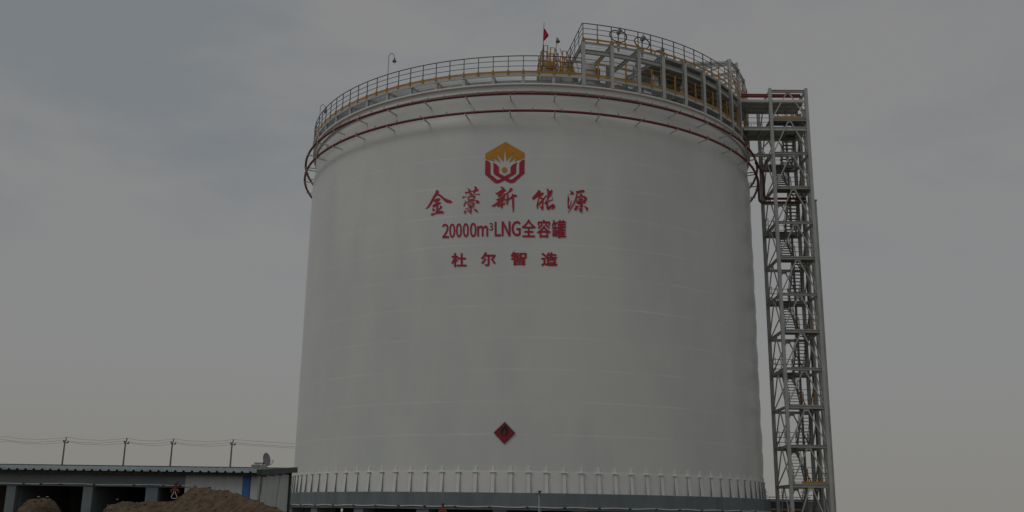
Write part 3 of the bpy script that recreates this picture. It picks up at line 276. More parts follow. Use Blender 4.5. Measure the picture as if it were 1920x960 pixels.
for i in range(15):
    R = 18.0 * (1 - i / 14.5); prof.append((max(R, .05), 29.2 + math.sqrt(36.0 ** 2 - R * R) - math.sqrt(36.0 ** 2 - 18.0 ** 2)))
m.lathe((0, 80.596, 0), prof, 180); m.build("domed_roof", M['tank'], T)
m = MB(); m.arcbox(17.80, 18.16, 29.62, 29.72, -180, 180, 1.0); m.arcbox(17.78, 17.96, 29.24, 29.618, -180, 180, 1.0); m.build("rim_flange", M['strap'], T)
for k in range(-27, 29):
    t = 0.2 + 3.4615 * k; ax = frame_at(t); tn, ot, up = ax
    m = MB(); c = P(t, 18.0, 0)
    def wedge(m, hw, prof):
        vs = [c + ot * r + up * z + tn * s for s in (-hw, hw) for r, z in prof]
        return m.add(vs, [(3, 2, 1, 0), (4, 5, 6, 7), (0, 1, 5, 4), (1, 2, 6, 5), (2, 3, 7, 6), (3, 0, 4, 7)])
    st = wedge(m, .105, [(.165, 2.825), (.19, 2.825), (.085, 4.02), (.065, 4.02)]).build("anchor_strap", M['strap'], T)
    wedge(MB(), .075, [(.0, 2.827), (.164, 2.827), (.064, 4.01), (.0, 4.01)]).build("strap_gap_shade", M['steel3'], st)  # grey wedge filling the gap behind the strap, standing in for its shadow
    m = MB(); m.box(P(t, 18.07, 4.04), (0.38, .18, .03), ax); m.box(P(t, 18.01, 4.24), (0.16, .07, .34), ax); m.build("anchor_chair", M['strap'], st)
def on_shell(p, R=18.037): return P(math.degrees(p[0] / 18.0), R, p[1])
def painted(name, polys, mt, R0=18.034, parent=T):
    m = MB()
    for i, pl in enumerate(polys): m.poly([on_shell(p, R0 + .0022 * i) for p in pl], pl)
    return m.build(name, mt, parent)
for ch in BRUSH: painted("brush_character", ch, M['brush_red'])
for tab, nm in ((LINE2, "printed_character"), (LINE3, "printed_character")):
    for gi, (vsn, tri) in enumerate(tab):
        bold = .010 if (tab is LINE2 and gi == 6) else .019 if tab is LINE2 else .026
        m = MB().add([on_shell(p) for p in vsn], [tuple(q) for q in tri]); cnt = {}
        for q in tri:                                   # embolden: a ribbon along every outline edge
            for a, b in ((q[0], q[1]), (q[1], q[2]), (q[2], q[0])): cnt.setdefault((min(a, b), max(a, b)), []).append(1)
        for i, (e, c) in enumerate(cnt.items()):
            if len(c) > 1: continue
            a, b = V(*vsn[e[0]]), V(*vsn[e[1]]); d = b - a
            if d.length < 1e-4: continue
            d.normalize(); nr = V(-d.y, d.x); hw = bold
            qd = [a - d * hw * .8 - nr * hw, b + d * hw * .8 - nr * hw, b + d * hw * .8 + nr * hw, a - d * hw * .8 + nr * hw]
            m.add([on_shell(p, 18.0385 + .0004 * (i % 12)) for p in qd], [(0, 1, 2, 3)])
        m.build(nm, M['brush_red'], T)
painted("emblem_roof", LOGO_O[:1], M['orange']); painted("emblem_dot", LOGO_O[1:], M['orange']); painted("emblem_hands", LOGO_R, M['brush_red'])

# flammable-gas diamond
cz = (sum(p[0] for p in DRED[0]) / 4, sum(p[1] for p in DRED[0]) / 4)
H = thing("hazard_sign", "red diamond warning sign with a black flame, low on the tank's front", "sign", on_shell(cz, 18.06))
tcen = math.degrees(cz[0] / 18.0); tn, ot, up = frame_at(tcen)
def flatsign(pl, d): return [on_shell(cz, 18.06) + tn * (p[0] - cz[0]) + up * (p[1] - cz[1]) + ot * d for p in pl]
def slab_poly(m, pl, d0, d1):
    n = len(pl); a = flatsign(pl, d0); b = flatsign(pl, d1)
    m.poly(b, pl); m.add(a + b, [(i, (i + 1) % n, n + (i + 1) % n, n + i) for i in range(n)])
big = [(cz[0] + (p[0] - cz[0]) * 1.07, cz[1] + (p[1] - cz[1]) * 1.07) for p in DRED[0]]
m = MB(); slab_poly(m, big, 0.0, 0.02); m.build("black_border", M['black'], H)
m = MB(); slab_poly(m, DRED[0], 0.021, 0.03); m.build("red_plate", M['sign_red'], H)
m = MB(); [slab_poly(m, [(cz[0] + (p[0] - cz[0]) * 1.18, cz[1] + .02 + (p[1] - cz[1]) * 1.18) for p in q], 0.031, 0.036) for q in DBLK]; fl = m.build("flame", M['black'], H)
m = MB(); slab_poly(m, [(cz[0] + (p[0] - cz[0]) * 1.05, cz[1] + .02 + (p[1] - cz[1]) * 1.18) for p in DINN[0]], 0.037, 0.041); m.build("flame_heart", M['sign_red'], fl)

# ------------------------------------------------------------------ red water spray rings
for nm, z, sp, ph, lab in (("upper", 28.72, 3.74, .21, "upper of two red water pipes ringing the tank below its rim"), ("lower", 27.50, 6.02, .3, "lower of two red water pipes ringing the tank below its rim")):
    r_ = thing("spray_ring", lab, "water pipe", (0, 80.596, z), "red water pipes ringing the tank")
    m = MB(); m.tube(arc(18.67, z, -180, 178.5), 0.092, 8, True); pipe = m.build("ring_pipe", M['red'], r_)
    t = ph - sp * int(88 / sp)
    while t < 100:
        m = MB(); m.tube([P(t, 18.67, z + .05), P(t, 18.67, z + .2)], .022, 5); m.tube([P(t, 18.67, z + .2), P(t, 18.58, z + .245)], .026, 5)
        m.lathe(P(t, 18.67, z), [(.10, -.06), (.10, .06)], 8, (frame_at(t)[1], V(0, 0, 1), frame_at(t)[0])); m.build("nozzle", M['rail'], r_); t += sp
    for k in range(-11, 12):
        t = 4.9 + 9.23 * k
        m = MB(); m.beam(P(t, 17.8, z - .16), P(t, 18.78, z - .11), .07, .07); m.build("bracket", M['steel'], r_)

# ------------------------------------------------------------------ rim walkway
def grating(Ra, Rb, z, t0, t1, sp=.29, th=.026):
    m = MB(); t = t0
    while t < t1: m.beam(P(t, Ra, z - th / 2), P(t, Rb, z - th / 2), .007, th); t += sp
    R = Ra + .3
    while R < Rb:
        m.arcbox(R - .006, R + .006, z - th - .008, z - th - .001, t0, t1, 2.0); R += .5
    return m
WK = thing("rim_walkway", "railed steel walkway on short posts around the tank rim", "walkway", (0, 80.596, 29.72))
A0, A1 = -118, 11.0
grating(17.0, 18.09, 30.44, A0, 89.0, .24, .03).build("deck", M['plate'], WK)
m = MB(); m.arcbox(18.10, 18.16, 30.22, 30.44, A0, A1); m.arcbox(16.94, 17.0, 30.22, 30.44, A0, 89); m.build("edge_beam", M['steel'], WK)
m = MB(); m.arcbox(18.165, 18.18, 30.45, 30.60, A0, A1); m.build("toe_board", M['yellow'], WK)
k = -18
while True:
    t = -1.75 + 6.5 * k
    if t > 90: break
    if t < 10.5:
        m = MB(); m.hbeam(P(t, 18.02, 29.722), P(t, 18.02, 30.40), .20, .20, frame_at(t)[1]); m.build("support_post", M['steel'], WK)
    m = MB(); m.hbeam(P(t, 17.1, 29.3), P(t, 17.1, 30.39), .16, .16, frame_at(t)[1])
    m.beam(P(t, 17.0, 30.31), P(t, 18.1, 30.31), .10, .17); m.build("inner_frame", M['steel'], WK)
    k += 1
m = MB(); m.arcbox(17.10, 17.2, 29.96, 30.08, A0, 89); m.build("stiffener_ring", M['steel'], WK)
for dz, r, nm in ((1.27, .034, "handrail"), (.90, .022, "mid_rail"), (.52, .022, "mid_rail")):
    m = MB(); m.tube(arc(18.14, 30.44 + dz, A0, A1, 1.08), r, 6); m.build(nm, M['rail'], WK)
k = -35
while -1.75 + 3.25 * k < 10:
    t = -1.75 + 3.25 * k
    m = MB(); m.beam(P(t, 18.14, 30.44), P(t, 18.14, 31.70), .05, .05, frame_at(t)[1]); rp = m.build("railing_post", M['rail'], WK)
    m = MB(); m.box(P(t, 18.20, 30.52), (.13, .03, .30), frame_at(t)); m.build("post_foot", M['yellow'], rp)
    k += 1

# ------------------------------------------------------------------ equipment platform on the right of the roof
EP = thing("equipment_platform", "pale steel two storey equipment platform on the right of the tank roof", "platform", P(40, 18, 29.72))
UP = 33.05
cols = [11.25 + 6.5 * i for i in range(11)]
for i, t in enumerate(cols):
    top = 33.16 if t < 56 else 35.5
    m = MB(); m.hbeam(P(t, 18.06, 29.722), P(t, 18.06, top), .24, .26, frame_at(t)[1], .03); m.build("outer_column", M['steel'], EP)
    m = MB(); m.hbeam(P(t, 13.6, 29.6), P(t, 13.6, top - .2), .24, .24, frame_at(t)[1], .03); m.build("inner_column", M['steel'], EP)
    m = MB(); m.hbeam(P(t, 13.6, UP - .16), P(t, 17.93, UP - .16), .16, .26); m.build("radial_beam", M['steel'], EP)
    if i % 2 == 0 and t > 15:
        m = MB(); m.hbeam(P(t, 13.6, 30.27), P(t, 17.0, 30.27), .14, .22); m.build("floor_beam", M['steel'], EP)
for a, b in zip(cols[:-1], cols[1:]):
    m = MB(); m.hbeam(P(a + .3, 17.98, UP - .74), P(b - .3, 17.98, UP - .74), .2, .30); m.build("ring_beam", M['steel'], EP)
    m = MB(); m.beam(P(a + .45, 18.1, 30.33), P(b - .45, 18.1, 30.33), .07, .22); m.build("edge_beam", M['steel'], EP)
    m = MB(); m.beam(P(a + .45, 18.16, 30.52), P(b - .45, 18.16, 30.52), .015, .15); m.build("lower_toe_board", M['yellow'], EP)
    for dz, r in ((1.27, .03), (.9, .02), (.52, .02)):
        m = MB(); m.tube([P(a + .3, 18.08, 30.44 + dz), P(b - .3, 18.08, 30.44 + dz)], r, 5); m.build("lower_rail", M['yellow'], EP)
    t = (a + b) / 2
    m = MB(); m.box(P(t, 18.13, 31.02), (.085, .08, 1.4), frame_at(t)); m.build("lower_rail_post", M['yellow'], EP)
    if b > 57:
        m = MB(); m.hbeam(P(a if a > 56 else b, 18.06, 35.36), P(b, 18.06, 35.36), .16, .2) if a > 56 else None
        if a > 56:
            m.build("top_beam", M['steel'], EP)
            m = MB(); m.beam(P(a, 17.98, 35.2), P(b, 17.98, UP + .5), .09, .09); m.build("top_brace", M['steel'], EP)
for t in cols[7:]:
    m = MB(); m.hbeam(P(t, 18.0, 35.32), P(t, 13.6, 35.2), .14, .2); m.build("top_beam", M['steel'], EP)
for a, b in zip(cols[4:-1], cols[5:]):
    m = MB(); m.hbeam(P(a, 13.6, 35.0 if a > 50 else UP - .3), P(b, 13.6, 35.0 if a > 50 else UP - .3), .14, .2); m.build("inner_beam", M['steel'], EP)
m = MB(); m.beam(P(56.75, 17.8, 35.2), P(50.25, 14, 33.3), .1, .1); m.beam(P(56.75, 17.8, 35.3), P(43.0, 13.8, 35.0), .12, .14); m.beam(P(63.25, 17.8, 35.0), P(53, 14.4, 33.4), .1, .1); m.build("top_brace", M['steel'], EP)
grating(13.0, 17.94, UP, cols[0], 30.7).build("upper_deck", M['plate'], EP)
m = MB(); m.arcbox(13.0, 17.94, UP - .03, UP, 30.72, cols[-1], 1.0); m.build("upper_deck", M['plate'], EP)
m = MB(); m.arcbox(17.945, 18.0, UP - .16, UP + .01, cols[0], cols[-1], 1.0); m.build("upper_edge_beam", M['steel'], EP)
m = MB(); m.arcbox(18.205, 18.22, UP + .02, UP + .15, cols[0] - .4, cols[-1], 1.0); m.build("upper_toe_board", M['yellow'], EP)
grating(12.95, 16.92, 30.445, cols[0], 37.2).build("lower_deck", M['plate'], EP)
m = MB(); m.arcbox(12.95, 16.93, 30.41, 30.445, 37.22, cols[-1], 1.0); m.build("lower_deck", M['plate'], EP)
for a, b in zip(cols[:-1], cols[1:]):                      # purlins under the upper deck
    for R in (15.1, 16.6):
        m = MB(); m.beam(P(a, R, UP - .12), P(b, R, UP - .12), .08, .16); m.build("purlin", M['steel'], EP)
for dz, r, nm in ((1.30, .034, "upper_handrail"), (.92, .022, "upper_mid_rail"), (.54, .022, "upper_mid_rail")):
    m = MB(); m.tube([P(11.25, 13.2, UP + dz)] + arc(18.12, UP + dz, 11.0, 56.3, 1.08), r, 6); m.build(nm, M['rail'], EP)
    m = MB(); m.tube(arc(18.12, UP + dz, 57.2, 76, 1.08), r, 6); m.build(nm, M['yellow'], EP)
t = 11.15
while t < 77:
    m = MB(); m.beam(P(t, 18.12, UP - .05), P(t, 18.12, UP + 1.30), .055, .055, frame_at(t)[1]); rp = m.build("upper_rail_post", M['rail'] if t < 48 else M['yellow'], EP)
    if t < 48:
        m = MB(); m.box(P(t, 18.20, UP + .06), (.14, .04, .30), frame_at(t)); m.build("post_foot", M['yellow'], rp)
    t += 3.25
for R in (16.9, 15.7, 14.5, 13.3):
    m = MB(); m.beam(P(11.2, R, UP), P(11.2, R, UP + 1.30), .05, .05); m.build("upper_rail_post", M['rail'], EP)

# things standing on the platform and the roof
def vessel(name, label, t, R, z, r, h, mt, cat, grp=None, dome=.3):
    o = thing(name, label, cat, P(t, R, z), grp)
    m = MB(); m.lathe(P(t, R, z), [(r * .9, 0), (r, .02), (r, h - dome), (r * .92, h - dome * .55), (r * .66, h - dome * .2), (r * .2, h)], 20); b = m.build("body", mt, o)
    for q, e in ((1.12, .33), (1.05, .66)):
        m = MB(); m.lathe(P(t, R, z), [(r * q, h * e), (r * q, h * e + .05)], 20); m.build("flange", M['steel3'], b)
    return o
vessel("vertical_vessel", "white round-topped vessel standing in the platform's first bay", 15.6, 15.2, 30.45, .50, 2.42, M['strap'], "vessel")
for t, R, r, h, lab in ((27.2, 16.2, .17, 2.5, "slim shiny pipe standing behind the platform's third column"), (33.3, 16.3, .30, 2.2, "thick shiny clad pipe standing mid-bay in the platform"),
                        (21.6, 15.0, .16, 2.5, "dull grey standpipe in the platform's second bay"), (41.5, 16.5, .2, 1.9, "short shiny pipe in the platform's fifth bay"), (19.0, 14.6, .2, 2.4, "dark standpipe behind the platform's first bay")):
    vessel("standpipe", lab, t, R, 30.45, r, h, M['alu'] if 'shiny' in lab else M['steel3'], "pipe", "standpipes on the equipment platform", .12)
def pipe_run(name, label, pts, r, mt, cat="pipe", fl=True):
    o = thing(name, label, cat, pts[0]); dense = []
    for i, p in enumerate(pts):
        p = Vector(p)
        if 0 < i < len(pts) - 1:
            a = (Vector(pts[i - 1]) - p).normalized(); b = (Vector(pts[i + 1]) - p).normalized(); e = r * 3
            for s in range(6):
                u = s / 5; dense.append(p + a * e * (1 - u) ** 2 + b * e * u ** 2)
        else: dense.append(p)
    m = MB(); m.tube(dense, r, 10); pp = m.build("pipe", mt, o)
    if fl:
        for e, d in ((0, 1),) if name == "fire_main" else ((0, 1), (-1, -2)):
            a = Vector(pts[e]); b = (Vector(pts[d]) - a).normalized(); x = b.cross(V(.3, .2, .9)).normalized()
            m = MB(); m.lathe(a, [(r * 1.5, -.03), (r * 1.5, .05)], 12, (x, b.cross(x), b)); m.build("flange", M['steel3'], o)
    return o
pipe_run("process_pipe", "dark pipe running level behind the platform's second bay", [P(17.5, 14.8, 31.4), P(25, 15.4, 31.4), P(25, 15.4, 30.5)], .10, M['steel3'])
pipe_run("process_pipe", "pair of pale pipes' upper run crossing the platform's fourth bay", [P(36.5, 17.1, 30.5), P(36.5, 17.1, 31.3), P(46, 14.5, 31.9)], .12, M['alu'])
pipe_run("process_pipe", "pale pipe lying lower across the platform's fourth bay", [P(35.5, 16.8, 30.9), P(45, 15.0, 31.35)], .12, M['alu'])
pipe_run("process_pipe", "grey pipe bent over the platform's sixth bay", [P(45, 16.2, 30.5), P(45, 16.2, 32.0), P(60, 16.0, 32.0), P(60, 16.0, 30.5)], .14, M['steel3'])
def skid(label, t, R, w, d, h):
    o = thing("valve_skid", label, "equipment", P(t, R, 30.45), "dark equipment skids on the platform"); ax = frame_at(t)
    m = MB(); m.box(P(t, R, 30.53), (w, d, .15), ax); m.build("base_frame", M['steel3'], o)
    m = MB(); m.box(P(t, R, 30.6 + h * .35), (w * .8, d * .7, h * .7), ax); m.build("casing", M['rail'], o)
    m = MB(); c = P(t, R, 30.6 + h * .75); m.lathe(c - ax[0] * w * .3, [(h * .2, 0), (h * .24, .05), (h * .24, w * .5), (h * .12, w * .6)], 14, (ax[1], ax[2], ax[0])); m.build("motor", M['steel3'], o)
skid("dark equipment skid behind the yellow rail of the platform's fifth bay", 41.2, 15.2, 1.5, 1.4, 1.5)
skid("dark equipment skid behind the yellow rail of the platform's seventh bay", 53.5, 15.8, 1.7, 1.5, 1.7)
skid("dark equipment skid under the platform's tall frame", 61.5, 15.9, 1.6, 1.5, 1.8)
# swivel heads with looping hoses on the upper deck
for t, R, top, sc_, lab in ((20.7, 17.2, 1.62, 1.0, "grey hose-looped swivel head, left and highest of the upper deck row"), (27.1, 17.2, 1.5, .95, "grey hose-looped swivel head, second from left on the upper deck"), (32.6, 17.2, .95, .8, "low dark hose-looped head, third from left on the upper deck"), (39.6, 17.0, .7, .8, "lowest hose-looped head at the right of the upper deck")):
    o = thing("swivel_monitor", lab, "fire monitor", P(t, R, UP), "hose-looped heads on the upper deck"); tn, ot, up = frame_at(t); b = P(t, R, UP)
    m = MB(); m.tube([b, b + up * (top - .3)], .05, 8); m.build("stem", M['steel3'], o)
    hd = b + up * (top - .1) + tn * .06; d = (up * .8 + tn * .45 + ot * .1).normalized(); x = d.cross(ot).normalized()
    m = MB(); m.lathe(hd - d * .22, [(.06, 0), (.14, .06), (.17, .2), (.15, .32), (.17, .34), (.17, .40), (.08, .44)], 12, (x, d.cross(x), d)); h_ = m.build("head", M['dish'], o)
    m = MB(); m.tube([hd + d * .2 - x * .1, hd + d * .34 - x * .12], .04, 6); m.build("spout", M['steel3'], h_)
    for s in (-1, 1):
        pts = []
        for i in range(13):
            u = i / 12; a = math.pi * (.5 - u * 1.05); pts.append(b + up * ((top - .45) + math.sin(a) * .42 * sc_) + tn * s * (.12 + math.cos(a) * .52 * sc_ + .05 * math.sin(6 * u)))
        m = MB(); m.tube(pts, .042, 6); m.build("hose", M['black'], o)
        m = MB(); m.tube([pts[-1], pts[-1] - up * .12 + tn * s * .1, pts[-1] - up * max(.05, top - .9)], .03, 6); m.build("hose_tail", M['black'], o)

# stair up to the upper deck
ST = thing("platform_stair", "steep grey stair climbing to the upper deck at the platform's left end", "stair", P(9.6, 17.0, 30.44))
tn, ot, up = frame_at(9.6); lo, hi = P(9.6, 16.9, 30.44), P(9.6, 14.6, UP)
for s in (-.42, .42):
    m = MB(); m.beam(lo + tn * s, hi + tn * s, .06, .26); m.build("stringer", M['steel'], ST)
    m = MB(); m.tube([lo + tn * s + up * .1, lo + tn * s + up * 1.05, hi + tn * s + up * 1.05], .025, 6); m.build("handrail", M['rail'], ST)
for i in range(11):
    m = MB(); c = lo.lerp(hi, (i + .5) / 11); m.box(c, (.8, .25, .05), (tn, ot, up)); m.build("tread", M['steel3'], ST)
# step-over stairs with yellow posts
for i, (t, w, hgt, lab) in enumerate(((2.7, .8, 1.55, "yellow-posted step-over stair beside the red flag, leftmost of three"), (5.5, .75, 1.4, "yellow-posted step-over stair behind the yellow box, middle of three"), (8.3, .75, 1.2, "yellow-posted step-over stair nearest the platform, right of three"))):
    o = thing("stepover_stair", lab, "stair", P(t, 16.6, 30.44), "step-over stairs on the walkway"); tn, ot, up = frame_at(t); b = P(t, 16.6, 30.44)
    dr, dw = tn * (.55 if i != 0 else -.5), ot
    for s in (-w / 2, w / 2):
        m = MB(); pr = [(.75, .02), (-.05, hgt), (-.6, hgt), (-.95, .02)]
        vs = [b + dw * (s + q) + dr * a + up * z for q in (-.02, .02) for a, z in pr]
        m.add(vs, [(3, 2, 1, 0), (4, 5, 6, 7), (0, 1, 5, 4), (1, 2, 6, 5), (2, 3, 7, 6), (3, 0, 4, 7)]); m.build("side_plate", M['steel'], o)
        for a, z in ((.72, .0), (.34, hgt * .4), (-.05, hgt - .45), (-.6, hgt - .45)):
            p0 = b + dw * s * 1.12 + dr * a + up * z; q0 = p0 + up * (1.15 if a > .5 else 1.5)
            m = MB(); m.beam(p0, q0, .075, .075); m.build("post", M['yellow'], o)
        m = MB(); pts = [b + dw * s * 1.12 + dr * .72 + up * 1.15, b + dw * s * 1.12 - dr * .05 + up * (hgt + 1.05), b + dw * s * 1.12 - dr * .6 + up * (hgt + 1.05)]
        m.tube(pts, .025, 6); m.build("handrail", M['rail'], o)
        m = MB(); m.tube([p - up * .5 for p in pts], .02, 6); m.build("mid_rail", M['yellow'] if i != 1 else M['rail'], o)
    for k in range(6):
        m = MB(); m.box(b + dr * (.66 - .13 * k) + up * (.14 + hgt / 6.2 * k), (w - .05, .11, .03), (dw, tn, up)); m.build("tread", M['steel'], o)
o = thing("yellow_cabinet", "yellow box with a round dial between the step-over stairs", "cabinet", P(4.3, 17.3, 30.9)); ax = frame_at(4.3)
m = MB(); m.box(P(4.3, 17.3, 31.42), (.58, .2, .46), ax); m.build("casing", M['yellow'], o)
m = MB(); m.lathe(P(4.6, 17.40, 31.43), [(.07, 0), (.07, .03)], 12, (ax[0], ax[2], ax[1])); m.build("dial", M['steel3'], o)
for s in (-.7, .7):
    m = MB(); m.beam(P(4.3 + s, 17.3, 30.44), P(4.3 + s, 17.3, 31.19), .07, .07); m.build("stand_leg", M['yellow'], o)

def rack(label, t0, t1, R, verts, levels, mt):
    o = thing("pipe_rack", label, "pipe rack", P((t0 + t1) / 2, R, 30.45))
    for t, dR, r, h in verts:
        m = MB(); m.tube([P(t, R + dR, 30.45), P(t, R + dR, 30.45 + h)], r, 8); p_ = m.build("upright_pipe", mt, o)
        m = MB(); m.lathe(P(t, R + dR, 30.45 + h * .55), [(r * 1.7, -.06), (r * 1.7, .06)], 8); m.build("valve_flange", M['steel3'], p_)
    for z, dR, r, a, c in levels:
        m = MB(); m.tube(arc(R + dR, z, a, c, 1.5), r, 8); m.build("level_pipe", mt, o)
    return o
rack("dark thin pipework standing behind the platform's first three bays", 13, 31, 14.2, [(18.2, .3, .05, 2.3), (20.2, 0, .07, 2.2), (22.5, .6, .05, 1.6), (24.4, 0, .06, 2.3), (26.0, .9, .05, 1.3), (29.0, .2, .08, 2.4), (30.2, .8, .05, 1.7)],
     [(31.2, .1, .05, 16.5, 30), (31.75, .3, .06, 18, 31), (32.2, 0, .05, 20, 36), (30.9, .9, .05, 21, 33)], M['steel3'])
rack("grey pipework filling the platform's fourth to eighth bays", 33, 62, 15.0, [(34.5, .6, .09, 2.2), (36.4, .2, .06, 1.8), (38.3, .9, .07, 2.3), (43.2, .7, .06, 2.0), (45.1, .1, .1, 2.4), (47.6, .9, .06, 1.6), (49.4, .5, .08, 2.2), (55.8, .8, .07, 2.3), (58.2, .4, .08, 2.1)],
     [(31.0, .7, .06, 34, 50), (31.5, .4, .08, 36, 58), (32.1, .9, .06, 33, 61), (32.5, .2, .07, 38, 62)], M['steel'])
# gooseneck lamps
def lamp(label, t, R, z0, z1, side, small=False):
    o = thing("walkway_lamp", label, "lamp", P(t, R, z0), "lamps on the tank walkway"); tn, ot, up = frame_at(t); b = P(t, R, z0); h = z1 - z0
    dx = V(1, 0, 0) * side
    if not small:
        pts = [b, b + up * (h - .3)] + [b + up * (h - .3 + .28 * math.sin(a)) + dx * (.2 - .2 * math.cos(a)) for a in [math.pi * i / 9 for i in range(1, 9)]] + [b + up * (h - .42) + dx * .42]
    else: pts = [b, b + up * h]
    m = MB(); m.tube(pts, .022, 6); m.build("pole", M['rail'], o)
    e = pts[-1] if not small else b + up * (h - .1) + dx * .1
    m = MB(); m.lathe(e, [(.16, -.24), (.15, -.2), (.07, -.08), (.05, .02), (.03, .06)], 12); m.build("shade", M['rail'], o)
    m = MB(); m.lathe(e, [(.07, -.33), (.085, -.28), (.08, -.255)], 10); m.build("bulb_guard", M['steel3'], o)
lamp("gooseneck lamp rising above the left part of the walkway rail", -34.6, 18.02, 30.44, 33.44, 1)
lamp("gooseneck lamp at the far left end of the visible walkway", -68.6, 18.02, 30.44, 32.95, 1)
lamp("straight lamp with bell shade between flag and platform", 5.6, 17.4, 30.44, 33.5, 1, True)
# flag
o = thing("red_flag", "small red flag hanging limp on a thin pole above the walkway", "flag", P(2.4, 17.2, 30.44))
fb, ft = P(2.36, 17.2, 30.44), P(2.80, 17.2, 34.7)
m = MB(); m.tube([fb, fb.lerp(ft, .5), ft], [.04, .035, .02], 6); m.build("pole", M['cable'], o)
m = MB(); vs = []; nu, nv = 8, 10
outline = lambda v: .02 + .50 * (1 - abs(v - .45) / .62)
for j in range(nv + 1):
    v = j / nv; base = ft.lerp(fb, .085 + .235 * v)
    for i in range(nu + 1):
        u = i / nu; vs.append(base + V(max(.05, outline(v)) * u * .72, .10 * math.sin(5.5 * u + 3 * v) * u, -.25 * u * (.5 - v) - .12 * u))
fs = [(j * (nu + 1) + i, j * (nu + 1) + i + 1, (j + 1) * (nu + 1) + i + 1, (j + 1) * (nu + 1) + i) for j in range(nv) for i in range(nu)]
n0 = len(vs); m.add(vs + [v + V(0, .008, 0) for v in vs], fs + [tuple(i + n0 for i in f[::-1]) for f in fs], True); m.build("cloth", M['flag'], o)

# ------------------------------------------------------------------ stair tower
X0, X1, Y0, Y1 = 18.56, 21.34, 72.6, 76.66
TW = thing("stair_tower", "tall grey steel lattice stair tower standing right of the tank", "stair tower", ((X0 + X1) / 2, (Y0 + Y1) / 2, 0))
ZL = [3.76 + 2.76 * k for k in range(11)]; ZT = 33.95
for x in (X0, X1):
    for y in (Y0, Y1):
        m = MB(); m.hbeam((x, y, 0), (x, y, ZT), .24, .24, (0, 1, 0), .03); m.build("corner_post", M['steel2'], TW)
zb = [0.0] + ZL + [33.72]
for i, z in enumerate(zb):
    if z == 0: continue
    lvl = i - 1
    for y, nm in ((Y0, 1), (Y1, -1)):
        if y == Y1 and lvl == 11: pass
        m = MB(); m.hbeam((X0 + .12, y, z), (X1 - .12, y, z), .18, .20); m.build("cross_beam", M['steel2'], TW)
    for x in (X0, X1):
        m = MB(); m.hbeam((x, Y0 + .12, z), (x, Y1 - .12, z), .16, .18); m.build("side_beam", M['steel2'], TW)
for a, b in zip(zb[:-1], zb[1:]):
    a0 = max(a, .3)
    for y in (Y0, Y1):
        xm = (X0 + X1) / 2
        for x in (X0 + .1, X1 - .1):
            m = MB(); m.beam((xm + (.1 if x > xm else -.1), y, b - .14), (x, y, a0 + .16), .085, .085, (0, 1, 0)); m.build("brace", M['steel2'], TW)
        m = MB(); m.box((xm, y, b - .16), (.42, .03, .16)); m.build("gusset_plate", M['steel2'], TW)
    ym = (Y0 + Y1) / 2
    for yy in (Y0 + .1, Y1 - .1):
        m = MB(); m.beam((X0, ym + (.1 if yy > ym else -.1), b - .14), (X0, yy, a0 + .16), .08, .08, (1, 0, 0)); m.build("brace", M['steel2'], TW)
        m = MB(); m.beam((X1, ym + (.1 if yy > ym else -.1), b - .14), (X1, yy, a0 + .16), .08, .08, (1, 0, 0)); m.build("side_brace", M['steel2'], TW)
def rail_run(m, pts, h=1.1, r=.022, posts=True):
    for dz in (h, h * .66, h * .33): m.tube([Vector(p) + V(0, 0, dz) for p in pts], r, 5)
    if posts:
        for p, q in zip(pts[:-1], pts[1:]):
            p, q = Vector(p), Vector(q); n = max(1, int((q - p).length / .75))
            for k in range(n + 1): c = p.lerp(q, k / n); m.tube([c, c + V(0, 0, h)], r, 5)
for k, z in enumerate(ZL):
    front = k % 2 == 0
    ya, yb = (Y0 + .06, Y0 + 1.05) if front else (Y1 - 1.0, Y1 - .06)
    xa, xb = X0 + .1, X1 - (.1 if front else .35)
    m = MB(); m.box(((xa + xb) / 2, (ya + yb) / 2, z + .15), (xb - xa, yb - ya, .04)); ld = m.build("landing", M['plate'], TW)
    m = MB(); ym = yb if front else ya
    m.beam((xa, ym, z + .02), (xb, ym, z + .02), .08, .2); m.beam((xa, (ya + yb) / 2, z + .04), (xb, (ya + yb) / 2, z + .04), .07, .16); m.build("landing_joist", M['steel3'], ld)
    m = MB()
    if front: rail_run(m, [(X0 + .95, ya + .08, z + .17), (xb, ya + .08, z + .17)])
    else: rail_run(m, [(X0 + .14, ya + .1, z + .17), (X0 + .14, yb - .05, z + .17), (xb, yb - .05, z + .17)])
    m.build("landing_rail", M['rail'], ld)
    if front and k in (0, 2, 4, 6, 8, 10):
        m = MB(); m.box((X1 - .62, Y1 - .02, z + .75), (.18, .18, 1.2)); m.build("painted_post", M['yellow'], TW)
        for gp in (((X0 + 1.55, yb, z + .2), (X0 + 1.5, yb + .02, z + 1.25), .07), ((X1 - .5, yb - .2, z + .2), (X1 - .5, yb - .2, z + 1.25), .06)):
            m = MB(); m.beam(gp[0], gp[1], gp[2], gp[2]); m.build("gate_post", M['yellow'], TW)
    if k in (0, 10):
        m = MB(); m.box(((xa + xb) / 2 + (.25 if k == 0 else 0), ya + .02, z + .25), (xb - xa - (.9 if k == 0 else .3), .02, .16)); m.build("toe_board", M['yellow'], TW)
m = MB(); m.hbeam((X1 - .62, Y1 - .02, 0), (X1 - .62, Y1 - .02, 31.5), .15, .15, (0, 1, 0)); m.build("stair_post", M['steel3'], TW)
